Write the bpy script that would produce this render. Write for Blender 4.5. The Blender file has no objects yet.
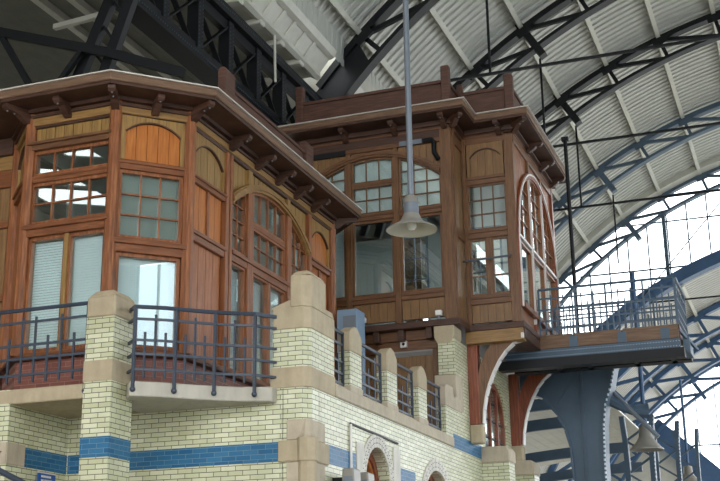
import bpy, math, random
from mathutils import Vector, Matrix
random.seed(7)
scene = bpy.context.scene
COL = scene.collection
V = Vector
PI = math.pi

# ------------------------------------------------------------------ materials
def mat(name):
    m = bpy.data.materials.new(name); m.use_nodes = True
    nt = m.node_tree; nt.nodes.clear()
    out = nt.nodes.new('ShaderNodeOutputMaterial')
    b = nt.nodes.new('ShaderNodeBsdfPrincipled')
    nt.links.new(b.outputs[0], out.inputs[0])
    return m, nt, b, out

def coord(nt, scale=(1, 1, 1)):
    tc = nt.nodes.new('ShaderNodeTexCoord'); mp = nt.nodes.new('ShaderNodeMapping')
    mp.inputs['Scale'].default_value = scale
    nt.links.new(tc.outputs['Object'], mp.inputs['Vector'])
    return mp.outputs['Vector']

def noise(nt, vec, scale, detail=4, rough=.6):
    n = nt.nodes.new('ShaderNodeTexNoise')
    n.inputs['Scale'].default_value = scale; n.inputs['Detail'].default_value = detail
    n.inputs['Roughness'].default_value = rough
    nt.links.new(vec, n.inputs['Vector']); return n.outputs['Fac']

def ramp(nt, fac, stops):
    r = nt.nodes.new('ShaderNodeValToRGB'); e = r.color_ramp.elements
    while len(e) < len(stops): e.new(.5)
    for i, (p, c) in enumerate(stops): e[i].position = p; e[i].color = (*c, 1)
    nt.links.new(fac, r.inputs['Fac']); return r.outputs['Color']

def mixc(nt, fac, a, b, mode='MIX'):
    n = nt.nodes.new('ShaderNodeMix'); n.data_type = 'RGBA'; n.blend_type = mode
    for s, v in ((n.inputs[0], fac), (n.inputs[6], a), (n.inputs[7], b)):
        if hasattr(v, 'links') or hasattr(v, 'is_output'): nt.links.new(v, s)
        elif isinstance(v, (int, float)): s.default_value = v
        else: s.default_value = (*v, 1)
    return n.outputs[2]

def bump(nt, b, fac, strength=.2, dist=.01):
    n = nt.nodes.new('ShaderNodeBump'); n.inputs['Strength'].default_value = strength
    n.inputs['Distance'].default_value = dist
    nt.links.new(fac, n.inputs['Height']); nt.links.new(n.outputs[0], b.inputs['Normal'])

def srgb(r, g, b):
    f = lambda c: (c / 255 / 12.92) if c / 255 <= .04045 else ((c / 255 + .055) / 1.055) ** 2.4
    return (f(r), f(g), f(b))

def wood(name, dark, mid, light, grain='v', rough=.42):
    m, nt, b, _ = mat(name)
    sc = {'v': (14, 14, 1.1), 'h': (1.3, 1.3, 16)}[grain]
    v = coord(nt, sc)
    f = noise(nt, v, 2.2, 6, .65)
    c = ramp(nt, f, [(.28, dark), (.5, mid), (.74, light)])
    f2 = noise(nt, coord(nt, (1.2, 1.2, 1.2)), 1.4, 3)
    c = mixc(nt, ramp(nt, f2, [(.35, (0, 0, 0)), (.7, (.5, .5, .5))]), c, mid)
    nt.links.new(c, b.inputs['Base Color'])
    b.inputs['Roughness'].default_value = rough
    b.inputs['Specular IOR Level'].default_value = .35; b.inputs['Coat Weight'].default_value = .1; b.inputs['Coat Roughness'].default_value = .25
    bump(nt, b, f, .15, .004)
    return m

def plain(name, c, rough=.5, metal=0, var=.12, scale=3, spec=.5):
    m, nt, b, _ = mat(name)
    f = noise(nt, coord(nt), scale, 5)
    lo = tuple(x * (1 - var) for x in c); hi = tuple(min(1, x * (1 + var)) for x in c)
    nt.links.new(ramp(nt, f, [(.3, lo), (.7, hi)]), b.inputs['Base Color'])
    b.inputs['Roughness'].default_value = rough; b.inputs['Metallic'].default_value = metal
    b.inputs['Specular IOR Level'].default_value = spec
    return m

def brick(name, c1, c2, mortar, bw=.2, rh=.06, ms=.0045, rough=.34, off=(0, 0), dirt=.25):
    # courses read from height; along-wall coordinate is x+y, true for both wall directions
    m, nt, b, _ = mat(name)
    g = nt.nodes.new('ShaderNodeNewGeometry'); s = nt.nodes.new('ShaderNodeSeparateXYZ')
    nt.links.new(g.outputs['Position'], s.inputs[0])
    a = nt.nodes.new('ShaderNodeMath'); a.operation = 'ADD'
    nt.links.new(s.outputs[0], a.inputs[0]); nt.links.new(s.outputs[1], a.inputs[1])
    cb = nt.nodes.new('ShaderNodeCombineXYZ')
    nt.links.new(a.outputs[0], cb.inputs[0]); nt.links.new(s.outputs[2], cb.inputs[1])
    mp = nt.nodes.new('ShaderNodeMapping'); mp.inputs['Location'].default_value = (off[0], off[1], 0)
    nt.links.new(cb.outputs[0], mp.inputs['Vector'])
    t = nt.nodes.new('ShaderNodeTexBrick')
    t.inputs['Scale'].default_value = 1; t.inputs['Brick Width'].default_value = bw
    t.inputs['Row Height'].default_value = rh; t.inputs['Mortar Size'].default_value = ms
    t.inputs['Mortar Smooth'].default_value = .1; t.inputs['Bias'].default_value = -.1
    t.inputs['Color1'].default_value = (*c1, 1); t.inputs['Color2'].default_value = (*c2, 1)
    t.inputs['Mortar'].default_value = (*mortar, 1)
    nt.links.new(mp.outputs[0], t.inputs['Vector'])
    f = noise(nt, mp.outputs[0], 1.7, 5)
    c = mixc(nt, dirt, t.outputs['Color'], ramp(nt, f, [(.35, (.45, .42, .34)), (.6, (1, 1, 1))]), 'MULTIPLY')
    nt.links.new(c, b.inputs['Base Color'])
    b.inputs['Roughness'].default_value = rough
    inv = nt.nodes.new('ShaderNodeMath'); inv.operation = 'SUBTRACT'; inv.inputs[0].default_value = 1
    nt.links.new(t.outputs['Fac'], inv.inputs[1])
    bump(nt, b, inv.outputs[0], .5, .006)
    return m

def stone(name, c, var=.22):
    m, nt, b, _ = mat(name)
    f = noise(nt, coord(nt), 2.5, 6, .7); f2 = noise(nt, coord(nt, (1, 1, .25)), 9, 4, .6)
    lo = tuple(x * (1 - var) for x in c); hi = tuple(min(1, x * (1 + var * .6)) for x in c)
    col = ramp(nt, f, [(.3, lo), (.7, hi)])
    col = mixc(nt, .3, col, ramp(nt, f2, [(.3, tuple(x * .6 for x in c)), (.6, c)]))
    nt.links.new(col, b.inputs['Base Color']); b.inputs['Roughness'].default_value = .85
    bump(nt, b, f2, .25, .006)
    return m

def glass(name, tint=(.78, .9, .86), refl=.38, rough=.0):
    m = bpy.data.materials.new(name); m.use_nodes = True
    nt = m.node_tree; nt.nodes.clear()
    out = nt.nodes.new('ShaderNodeOutputMaterial'); mx = nt.nodes.new('ShaderNodeMixShader')
    tr = nt.nodes.new('ShaderNodeBsdfTransparent'); tr.inputs[0].default_value = (*tint, 1)
    gl = nt.nodes.new('ShaderNodeBsdfGlossy'); gl.inputs['Roughness'].default_value = rough
    gl.inputs[0].default_value = (.92, .97, .95, 1)
    lw = nt.nodes.new('ShaderNodeLayerWeight'); lw.inputs[0].default_value = .5
    pw = nt.nodes.new('ShaderNodeMath'); pw.operation = 'POWER'; pw.inputs[1].default_value = 4
    nt.links.new(lw.outputs['Facing'], pw.inputs[0])
    mr = nt.nodes.new('ShaderNodeMapRange'); mr.inputs[3].default_value = refl; mr.inputs[4].default_value = 1
    nt.links.new(pw.outputs[0], mr.inputs[0])
    nt.links.new(mr.outputs[0], mx.inputs[0]); nt.links.new(tr.outputs[0], mx.inputs[1])
    nt.links.new(gl.outputs[0], mx.inputs[2]); nt.links.new(mx.outputs[0], out.inputs[0])
    return m

M = {}
M['frame'] = wood('varnished_red_oak', srgb(74, 42, 22), srgb(128, 76, 43), srgb(172, 114, 72))
M['frame_h'] = wood('varnished_red_oak_rail', srgb(72, 40, 20), srgb(116, 68, 38), srgb(152, 98, 60), 'h')
M['ochre'] = wood('ochre_oak_boards', srgb(96, 72, 38), srgb(138, 106, 58), srgb(164, 130, 76))
M['ochre_h'] = wood('ochre_oak_beam', srgb(98, 72, 40), srgb(136, 102, 58), srgb(162, 126, 76), 'h')
M['orange'] = wood('orange_pine_boards', srgb(124, 66, 22), srgb(168, 98, 38), srgb(192, 124, 58))
M['amber'] = wood('amber_oak_boards', srgb(104, 56, 26), srgb(146, 84, 42), srgb(184, 124, 76))
M['oak'] = wood('brown_oak_boards', srgb(86, 62, 38), srgb(122, 90, 56), srgb(148, 112, 74))
M['brown'] = wood('brown_oak_frame', srgb(70, 46, 28), srgb(106, 72, 44), srgb(136, 96, 62))
M['brown_h'] = wood('brown_oak_rail', srgb(70, 45, 28), srgb(102, 68, 43), srgb(132, 94, 62), 'h')
M['dark'] = wood('dark_eaves_timber', srgb(44, 28, 20), srgb(70, 45, 33), srgb(96, 66, 50), 'h', .55)
M['fascia'] = wood('weathered_fascia_timber', srgb(78, 57, 42), srgb(106, 80, 60), srgb(134, 106, 84), 'h', .65)
M['parapet'] = wood('brown_parapet_timber', srgb(54, 34, 25), srgb(80, 52, 40), srgb(106, 74, 60), 'h', .6)
M['redpost'] = wood('red_stained_timber', srgb(88, 44, 28), srgb(126, 66, 43), srgb(158, 94, 68))
M['flash'] = plain('pale_lead_flashing', srgb(196, 188, 178), .5)
M['brick'] = brick('cream_glazed_brick', srgb(212, 211, 180), srgb(188, 188, 150), srgb(88, 84, 68))
M['blue'] = brick('blue_glazed_brick', srgb(38, 94, 132), srgb(58, 112, 148), srgb(116, 140, 150), ms=.003, dirt=.2, rough=.42)
M['blue'].node_tree.nodes['Principled BSDF'].inputs['Specular IOR Level'].default_value = .2
M['redbrick'] = brick('red_brown_glazed_brick', srgb(140, 84, 70), srgb(120, 68, 58), srgb(160, 130, 118), bw=.22, rh=.065, ms=.003, rough=.4)
M['stone'] = stone('warm_sandstone', srgb(178, 162, 134))
M['greystone'] = stone('grey_sandstone', srgb(186, 172, 150))
M['palestone'] = stone('pale_dressed_stone', srgb(214, 208, 196), .1)
M['concrete'] = stone('pale_concrete', srgb(180, 174, 160), .16)
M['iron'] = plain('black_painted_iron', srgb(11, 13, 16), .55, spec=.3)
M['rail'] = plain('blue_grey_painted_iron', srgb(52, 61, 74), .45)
M['column'] = plain('slate_blue_paint_and_haze', srgb(66, 84, 100), .55)  # slate blue takes in haze over the columns and farther trusses
M['hazeblue'] = plain('haze_blue_iron', srgb(54, 84, 118), .55)  # blue of haze and glow over the far iron, put into its colour
M['rivet'] = plain('glare_pale_rivets', srgb(190, 205, 215), .4)  # coloured pale to stand in for glare off the rivet heads
M['roof'] = plain('pale_ribbed_roof_sheet', srgb(176, 176, 168), .4, 0, .05)
M['purlin'] = plain('cream_painted_purlin', srgb(188, 187, 174), .5, 0, .05)
M['soffit'] = plain('cream_painted_boards', srgb(186, 184, 172), .5, 0, .08)
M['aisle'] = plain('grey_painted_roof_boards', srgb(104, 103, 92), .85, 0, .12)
M['glass'] = glass('window_glass', (.95, .985, .985), .14)
M['clear'] = glass('gable_glass', (.97, .99, 1), .04)
M['sideglass'] = glass('reflection_dimming_glass', (.74, .78, .82), .04)  # grey tint added to dim the sky reflected through the side screen
M['blind'] = plain('pale_teal_blind', srgb(226, 238, 238), .6, 0, .03)
M['white'] = plain('white_paint_and_glare', srgb(212, 206, 200), .45, 0, .05)  # white fittings, and the glare strips on tower bay and braces
M['shade'] = plain('grey_green_reflection', srgb(118, 132, 126), .8, 0, .05)  # tone of the roof reflected in the upper cabin panes
M['room'] = plain('grey_green_paint', srgb(214, 222, 218), .8, 0, .05)
M['lamp'] = plain('grey_beige_enamel', srgb(136, 131, 122), .4, 0, .08)
M['lampin'] = plain('cream_enamel', srgb(190, 184, 166), .35, 0, .06)
M['galv'] = plain('galvanised_steel', srgb(112, 119, 127), .4, .2, .08)
M['cab'] = plain('blue_grey_sheet_metal', srgb(120, 142, 162), .5, 0, .08)
M['signblue'] = plain('blue_sign_enamel', srgb(28, 78, 150), .4, 0, .05)
M['floor'] = plain('grey_platform_paving', srgb(168, 164, 156), .8)
M['bulb'] = plain('frosted_glass', srgb(230, 228, 218), .3)
M['amberlamp'] = plain('orange_signal_lens', srgb(220, 130, 40), .4)

# ------------------------------------------------------------------ mesh helper
class MB:
    def __init__(s): s.v = []; s.f = []
    def add(s, vs, fs):
        o = len(s.v); s.v += [tuple(v) for v in vs]; s.f += [tuple(i + o for i in f) for f in fs]; return s
    def hexa(s, p):
        return s.add(p, [(0, 3, 2, 1), (4, 5, 6, 7), (0, 1, 5, 4), (1, 2, 6, 5), (2, 3, 7, 6), (3, 0, 4, 7)])
    def box(s, x0, x1, y0, y1, z0, z1):
        return s.hexa([(x0, y0, z0), (x1, y0, z0), (x1, y1, z0), (x0, y1, z0), (x0, y0, z1), (x1, y0, z1), (x1, y1, z1), (x0, y1, z1)])
    def prism(s, pts, vec):
        vec = V(vec); n = len(pts); a = [V(p) for p in pts]
        return s.add(a + [p + vec for p in a], [tuple(range(n))[::-1], tuple(range(n, 2 * n))] + [(i, (i + 1) % n, n + (i + 1) % n, n + i) for i in range(n)])
    def frustum(s, b, z0, t, z1):
        # two plan rectangles (x0,x1,y0,y1)
        q = lambda r, z: [(r[0], r[2], z), (r[1], r[2], z), (r[1], r[3], z), (r[0], r[3], z)]
        return s.hexa(q(b, z0) + q(t, z1))
    def bar(s, p, q, w, h, up=(0, 0, 1)):
        p, q, up = V(p), V(q), V(up); d = (q - p).normalized(); r = d.cross(up)
        if r.length < 1e-4: r = d.cross(V((0, 1, 0)))
        r.normalize(); u = r.cross(d)
        c = lambda a: [a - r * w / 2 - u * h / 2, a + r * w / 2 - u * h / 2, a + r * w / 2 + u * h / 2, a - r * w / 2 + u * h / 2]
        return s.hexa(c(p) + c(q))
    def tube(s, pts, r, n=8):
        pts = [V(p) for p in pts]; rs = r if isinstance(r, (list, tuple)) else [r] * len(pts)
        vs = []; fs = []
        for i, p in enumerate(pts):
            d = (pts[min(i + 1, len(pts) - 1)] - pts[max(i - 1, 0)]).normalized()
            a = V((0, 0, 1)) if abs(d.z) < .9 else V((1, 0, 0))
            x = d.cross(a).normalized(); y = d.cross(x)
            vs += [p + (x * math.cos(2 * PI * k / n) + y * math.sin(2 * PI * k / n)) * rs[i] for k in range(n)]
        for i in range(len(pts) - 1):
            for k in range(n):
                fs.append((i * n + k, i * n + (k + 1) % n, (i + 1) * n + (k + 1) % n, (i + 1) * n + k))
        fs += [tuple(range(n))[::-1], tuple(range((len(pts) - 1) * n, len(pts) * n))]
        return s.add(vs, fs)
    def lathe(s, prof, c, n=32, close=False):
        c = V(c); vs = []; fs = []; m = len(prof)
        for r, z in prof:
            vs += [c + V((r * math.cos(2 * PI * k / n), r * math.sin(2 * PI * k / n), z)) for k in range(n)]
        for i in range(m - 1):
            for k in range(n): fs.append((i * n + k, i * n + (k + 1) % n, (i + 1) * n + (k + 1) % n, (i + 1) * n + k))
        return s.add(vs, fs)
    def ball(s, c, r, n=8):
        return s.lathe([(max(1e-4, r * math.sin(PI * i / n)), -r * math.cos(PI * i / n)) for i in range(n + 1)], c, n)
    def build(s, name, m, parent=None, smooth=False, bevel=0, origin=None):
        me = bpy.data.meshes.new(name)
        if parent is not None:
            root = parent
            while root.parent: root = root.parent
            o = V(root.location)
        else:
            if origin is None:
                xs, ys, zs = zip(*s.v); origin = ((min(xs) + max(xs)) / 2, (min(ys) + max(ys)) / 2, min(zs))
            o = V(origin)
        me.from_pydata([V(v) - o for v in s.v], [], s.f); me.update()
        me.materials.append(M[m])
        import bmesh
        bm = bmesh.new(); bm.from_mesh(me); bmesh.ops.recalc_face_normals(bm, faces=bm.faces); bm.to_mesh(me); bm.free()
        if smooth:
            for p in me.polygons: p.use_smooth = True
            me.set_sharp_from_angle(angle=math.radians(38))
        ob = bpy.data.objects.new(name, me); COL.objects.link(ob)
        if parent is not None: ob.parent = parent
        else: ob.location = o
        if bevel:
            b = ob.modifiers.new('edge', 'BEVEL'); b.width = bevel; b.segments = 1; b.limit_method = 'ANGLE'
        return ob

def tag(o, label, cat, group=None, kind=None):
    o['label'] = label; o['category'] = cat
    if group: o['group'] = group
    if kind: o['kind'] = kind
    return o
def thing(name, loc, label, cat, group=None):
    o = bpy.data.objects.new(name, None); COL.objects.link(o); o.location = loc
    return tag(o, label, cat, group)
def struct(o, label):
    o['kind'] = 'structure'; o['label'] = label; return o

class Face:
    """A wall plane: u runs along it, z is height, n points outwards."""
    def __init__(s, o, u, n): s.o = V((o[0], o[1], 0)); s.u = V((u[0], u[1], 0)).normalized(); s.n = V((n[0], n[1], 0)).normalized()
    def p(s, u, z, n=0): q = s.o + s.u * u + s.n * n; q.z = z; return q
    def box(s, mb, u0, u1, z0, z1, n0, n1):
        P = s.p; mb.hexa([P(u0, z0, n0), P(u1, z0, n0), P(u1, z0, n1), P(u0, z0, n1), P(u0, z1, n0), P(u1, z1, n0), P(u1, z1, n1), P(u0, z1, n1)]); return mb
    def fill(s, mb, u0, u1, lo, hi, n0, n1, N=12):
        L = lo if callable(lo) else (lambda u: lo); H = hi if callable(hi) else (lambda u: hi)
        us = [u0 + (u1 - u0) * i / N for i in range(N + 1)]
        poly = [s.p(u, L(u), n0) for u in us] + [s.p(u, H(u), n0) for u in reversed(us)]
        poly2 = [q + s.n * (n1 - n0) for q in poly]
        k = len(poly); vs = poly + poly2; fs = []
        for i in range(N):
            a, b, c, d = i, i + 1, k - 2 - i, k - 1 - i
            fs += [(a, b, c, d), (a + k, d + k, c + k, b + k)]
        fs += [(i, (i + 1) % k, k + (i + 1) % k, k + i) for i in range(k)]
        mb.add(vs, fs); return mb

def arc(uc, zc, R):
    return lambda u: zc + math.sqrt(max(1e-4, R * R - (u - uc) ** 2))
def offz(f, d): return lambda u: f(u) + d

def boards(face, name, parent, m, u0, u1, lo, hi, n, k, thick=.03, gap=.009):
    b = MB(); w = (u1 - u0) / k
    for i in range(k):
        face.fill(b, u0 + i * w + gap / 2, u0 + (i + 1) * w - gap / 2, lo, hi, n - thick, n, 6)
    face.fill(b, u0, u1, lo, hi, n - thick - .02, n - thick + .012, 12)
    return b.build(name, m, parent)

def window(face, parent, u0, u1, z0, top, cols, rows, n=-.03, fr=.045, bar=.02, m='frame', blind=None, bl_m='blind', slats=40, backing=None, gl='glass', bottombar=None):
    T = top if callable(top) else (lambda u: top)
    f = MB()
    face.box(f, u0, u0 + fr, z0, T(u0 + fr / 2) - .005, n - .05, n + .02); face.box(f, u1 - fr, u1, z0, T(u1 - fr / 2) - .005, n - .05, n + .02)
    face.box(f, u0 + fr, u1 - fr, z0, z0 + fr, n - .05, n + .02)
    face.fill(f, u0 + fr, u1 - fr, offz(T, -fr), T, n - .05, n + .02, 10)
    w = f.build('window', m, parent)
    p = MB(); face.fill(p, u0 + fr * .6, u1 - fr * .6, z0 + fr * .6, offz(T, -fr * .6), n - .028, n - .022, 10); p.build('pane', gl, w)
    if cols * rows > 1 or bottombar:
        g = MB(); zt = max(T(u0), T(u1), T((u0 + u1) / 2))
        for i in range(1, cols):
            u = u0 + fr + (u1 - u0 - 2 * fr) * i / cols
            face.box(g, u - bar / 2, u + bar / 2, z0 + fr, T(u) - fr, n - .035, n + .006)
        for j in range(1, rows):
            z = z0 + fr + (zt - z0 - 2 * fr) * j / rows
            ua, ub = u0 + fr, u1 - fr
            while T(ua) - fr < z and ua < ub: ua += .01
            while T(ub) - fr < z and ub > ua: ub -= .01
            if ub - ua > .05: face.box(g, ua, ub, z - bar / 2, z + bar / 2, n - .034, n + .005)
        if rows > 1 and cols > 1: g.build('glazing_bars', m, w)
        else:
            for i in range(0, len(g.v), 8):
                h = MB(); h.hexa(g.v[i:i + 8]); h.build('glazing_bar', m, w)
    if blind:
        s = MB(); z0b = z0 + .05; zt = T((u0 + u1) / 2) - .05; k = slats
        for i in range(k):
            z = z0b + (zt - z0b) * (i + .5) / k; h = (zt - z0b) / k * .95
            P = face.p
            s.add([P(u0 + .03, z - h / 2, n - .09), P(u1 - .03, z - h / 2, n - .09), P(u1 - .03, z + h / 2, n - .098), P(u0 + .03, z + h / 2, n - .098)], [(0, 1, 2, 3)])
        s.build('blind', bl_m, w)
    if backing:
        s = MB(); face.fill(s, u0 + fr, u1 - fr, z0 + fr, offz(T, -fr), n - .1, n - .095, 10); s.build('reflection_backing', backing, w)  # added sheet whose flat tone stands in for a reflection in the pane
    return w

def one(face, name, parent, m, u0, u1, z0, z1, n0, n1, bevel=.006):
    return face.box(MB(), u0, u1, z0, z1, n0, n1).build(name, m, parent, bevel=bevel)

def molding(face, parent, m, u0, u1, z0, z1, n1, name='rail'):
    b = MB(); h = z1 - z0
    face.box(b, u0, u1, z0, z1, -.04, n1 * .55); face.box(b, u0, u1, z0 + h * .55, z1 - h * .12, 0, n1)
    return b.build(name, m, parent, bevel=.006)

def bracket(face, parent, u, ztop, m='dark', reach=.38, w=.1, n0=.04):
    prof = [(n0, ztop - .2), (n0, ztop), (reach, ztop), (reach, ztop - .05), (reach - .04, ztop - .085), (reach - .13, ztop - .085), (n0 + .17, ztop - .12), (n0 + .1, ztop - .17), (n0 + .05, ztop - .2)]
    b = MB().prism([face.p(u - w / 2, z, n) for n, z in prof], face.u * w)
    o = b.build('bracket', m, parent, bevel=.005)
    k = MB()
    for n, z in ((reach - .06, ztop - .09), (reach - .17, ztop - .1)): k.ball(face.p(u, z, n), .014, 6)
    k.build('bolt_head', 'galv', o)
    return o

def poly_slab(pts, z0, z1): return MB().prism([(x, y, z0) for x, y in pts], (0, 0, z1 - z0))
def post_poly(x, y, r, z0, z1, n=8):
    return MB().prism([(x + r * math.cos(PI / n + 2 * PI * k / n), y + r * math.sin(PI / n + 2 * PI * k / n), z0) for k in range(n)], (0, 0, z1 - z0))

# ------------------------------------------------------------------ masonry base
S2 = 2 ** .5
XG, Y0, XL, YL = -5.73, 13.71, -9.15, 12.42
bb = thing('brick_building', (-7.5, 16, 0), 'cream glazed brick station building with blue bands carrying the timber cabins', 'building')

def wall(face, parent, segs, m='brick', th=.3):
    b = MB()
    for u0, u1, lo, hi in segs: face.fill(b, u0, u1, lo, hi, -th, 0, 16)
    return b.build('brick_wall', m, parent)
FG = Face((XG, 0), (0, 1), (1, 0))          # gallery side, u = world y
FF = Face((0, Y0), (1, 0), (0, -1))         # front recess, u = world x
FL = Face((XL, 0), (0, 1), (1, 0))          # recess cheek
FP = Face((0, YL), (1, 0), (0, -1))         # front of the flank
# side wall with two arched openings
d1, d2 = arc(16.2, 3.42, .52), arc(19.05, 3.1, .8)
segs = [(Y0 + .34, 15.68, 0, 4.4), (15.68, 16.72, d1, 4.4), (16.72, 18.25, 0, 4.4), (18.25, 19.85, d2, 4.4), (19.85, 20.38, 0, 4.4)]
wall(FG, bb, segs)
aw = arc(23.1, 5.15, .86)
wall(FG, bb, [(20.38, 22.24, 0, 6.36), (22.24, 23.96, 0, 4.55), (22.24, 23.96, aw, 6.36), (23.96, 25.1, 0, 6.36)])
b = MB(); FF.box(b, XL - .3, XG - .34, 0, 4.3, -.3, 0); b.build('brick_wall', 'brick', bb)
MB().prism([(XG - .1, Y0, 0), (XG, Y0 + .1, 0), (XG, Y0 + .35, 0), (XG - .35, Y0 + .35, 0), (XG - .35, Y0, 0)], (0, 0, 4.4)).build('brick_corner', 'brick', bb)
b = MB(); FF.box(b, -6.24, XG - .34, 4.3, 4.4, -.3, 0); b.build('brick_wall', 'brick', bb)
b = MB(); FL.box(b, YL, Y0 + .2, 0, 4.22, -.3, 0); FP.box(b, -13, XL - .02, 0, 4.4, -.3, -.001); b.build('brick_wall', 'brick', bb)
# roof of the base (gallery floor)
MB().box(-13, XG - .12, Y0 + .05, 25, 4.3, 4.4).build('gallery_floor', 'concrete', bb)
# blue bands, set as flush courses a few millimetres proud
def band(face, u0, u1, z0, z1, m='blue', n=.006, name='blue_brick_band'):
    return face.box(MB(), u0, u1, z0, z1, -.05, n).build(name, m, bb)
band(FF, XL + .02, -6.13, 3.5, 3.74)
band(FL, YL + .36, Y0 - .01, 3.5, 3.74)
band(FG, 14.3, 15.33, 3.52, 3.76); band(FG, 17.16, 17.9, 3.52, 3.76)
band(FG, 20.1, 21.95, 4.4, 4.64)
band(FL, YL + .0, YL + .36, 3.5, 3.76, 'greystone', .012, 'corner_stone')
st = MB(); pts = []
for k in range(10):
    r = .1 if k % 2 == 0 else .042; a = PI / 2 + k * PI / 5; pts.append(FP.p(-9.3 + r * math.cos(a), 3.62 + r * math.sin(a), .0))
FP.box(MB(), -9.62, XL + .0, 3.5, 3.76, -.1, .012).build('corner_stone', 'greystone', bb)
st.prism([p + FP.n * .012 for p in pts], FP.n * .02); st.build('star_ornament', 'redbrick', bb)
# stone sill courses
b = MB(); FG.box(b, Y0 + .87, 20.05, 4.4, 4.57, -.3, .03); b.build('stone_sill', 'greystone', bb, bevel=.015)
b = MB()
for y0, y1 in ((14.6, 15.12), (15.62, 16.66), (17.14, 18.14), (18.66, 19.68)):
    FG.fill(b, y0, y1, 4.57, 4.6, -.28, -.02, 1)
b.build('sill_weathering', 'stone', bb)
# corner pier above the balcony
cp = thing('corner_pier', (-5.95, 13.95, 4.4), 'tall corner pier with stone cap and glazed brick panel between balcony and gallery', 'pier')
def cham(x0, x1, y0, y1, z0, z1, c=.08): return MB().prism([(x0, y0, z0), (x1 - c, y0, z0), (x1, y0 + c, z0), (x1, y1, z0), (x0, y1, z0)], (0, 0, z1 - z0))
cham(-6.25, XG + .012, Y0 - .012, 14.58, 4.4, 4.66).build('stone_band', 'stone', cp, bevel=.01)
cham(-6.22, XG, Y0, 14.57, 4.66, 5.14).build('brick_shaft', 'brick', cp)
cham(-6.22, XG + .012, Y0 - .012, 14.57, 5.14, 5.42).build('stone_shoulder', 'stone', cp, bevel=.012)
MB().hexa([(-6.25, Y0 - .012, 5.4), (-5.97, Y0 - .012, 5.4), (-5.97, 14.57, 5.4), (-6.25, 14.57, 5.4), (-6.22, Y0 - .012, 5.44), (-5.98, Y0 - .012, 5.52), (-5.98, 14.57, 5.52), (-6.22, 14.57, 5.44)]).build('sloped_shoulder', 'stone', cp, bevel=.01)
cham(-5.98, XG + .01, Y0 - .01, 14.27, 5.42, 5.84, .1).build('stone_cap', 'stone', cp, bevel=.015)
b = MB().frustum((-5.98, XG + .01, Y0 + .0, 14.27), 5.84, (-5.93, XG - .04, Y0 + .06, 14.2), 5.905); b.build('cap_top', 'stone', cp, bevel=.02)
MB().frustum((XG - .3, XG + .01, 14.25, 14.56), 5.42, (XG - .3, XG + .005, 14.25, 14.5), 5.5).build('rear_shoulder', 'stone', cp, bevel=.01)
# quoin with colonnette at the lower corner
q = thing('quoin_colonnette', (-5.85, 13.85, 2.6), 'stone corner quoin with small engaged colonnette below the corner pier', 'stone ornament')
b = MB(); b.box(-6.02, XG + .02, Y0 - .02, 14.2, 3.75, 4.0); b.build('upper_stone', 'greystone', q, bevel=.012)
b = MB(); b.box(-6.13, XG + .035, Y0 - .035, 14.3, 3.49, 3.75); b.build('band_stone', 'stone', q, bevel=.012)
b = MB(); b.box(-6.02, XG + .02, Y0 - .02, 14.2, 2.6, 3.49); b.build('lower_stone', 'greystone', q, bevel=.012)
post_poly(XG - .03, Y0 + .03, .135, 3.49, 3.77).build('capital', 'stone', q)
post_poly(XG - .03, Y0 + .03, .115, 2.6, 3.49).build('shaft', 'stone', q)
b = MB(); b.lathe([(.135, 3.77), (.1, 3.8), (.075, 3.86), (.06, 3.95), (.055, 4.0)], (XG - .03, Y0 + .03, 0), 8); b.build('flared_top', 'greystone', q)
# arched doorways
def doorway(uc, zc, r, name_label, lo, jambs):
    t = thing('arched_doorway', (XG, uc, 2.2), name_label, 'doorway')
    b = MB(); k = 15
    for i in range(k):
        a0, a1 = PI * i / k + .01, PI * (i + 1) / k - .01
        P = lambda a, rr: FG.p(uc + rr * math.cos(a), zc + rr * math.sin(a), -.02)
        b.prism([P(a0, r), P((a0 + a1) / 2, r), P(a1, r), P(a1, r + .19), P((a0 + a1) / 2, r + .19), P(a0, r + .19)], FG.n * .035)
    b.build('voussoir_ring', 'palestone', t)
    b = MB()
    for i in range(2 * k):
        for rr in (r + .06, r + .13):
            a = PI * (i + .5) / (2 * k); p = FG.p(uc + rr * math.cos(a), zc + rr * math.sin(a), .014)
            b.bar(p, p + FG.n * .006, .012, .012)
    b.build('dot_ornament', 'iron', t)
    b = MB(); f0 = arc(uc, zc, r); f1 = arc(uc, zc, r - .11)
    FG.fill(b, uc - r + .002, uc - r + .11, lo, f0, -.28, -.16, 6); FG.fill(b, uc + r - .11, uc + r - .002, lo, f0, -.28, -.16, 6)
    FG.fill(b, uc - r + .11, uc + r - .11, f1, f0, -.28, -.16, 20); b.build('door_frame', 'redpost', t)
    b = MB(); f2 = arc(uc, zc, r - .16)
    FG.fill(b, uc - r + .11, uc + r - .11, f2, f1, -.27, -.19, 20); b.build('inner_moulding', 'orange', t)
    b = MB(); FG.fill(b, uc - r + .1, uc + r - .1, lo, f1, -.25, -.24, 16); b.build('pane', 'glass', t)
    b = MB(); FG.box(b, uc - r, uc + r, lo, zc + r, -.95, -.9); b.build('inner_wall', 'room', t)
    b = MB()
    for i in range(16):
        a0, a1 = PI * i / 16, PI * (i + 1) / 16
        P = lambda a, rr, n: FG.p(uc + rr * math.cos(a), zc + rr * math.sin(a), n)
        b.hexa([P(a0, r, -.52), P(a1, r, -.52), P(a1, r + .05, -.52), P(a0, r + .05, -.52), P(a0, r, -.03), P(a1, r, -.03), P(a1, r + .05, -.03), P(a0, r + .05, -.03)])
    FG.box(b, uc - r - .05, uc - r, lo, zc, -.52, -.03); FG.box(b, uc + r, uc + r + .05, lo, zc, -.52, -.03)
    b.build('reveal', 'greystone', t)
    b = MB()
    for u0, u1, zt in jambs: FG.box(b, u0, u1, 2.2, zt, -.03, .016)
    b.build('jamb_stone', 'palestone', t)
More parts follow.
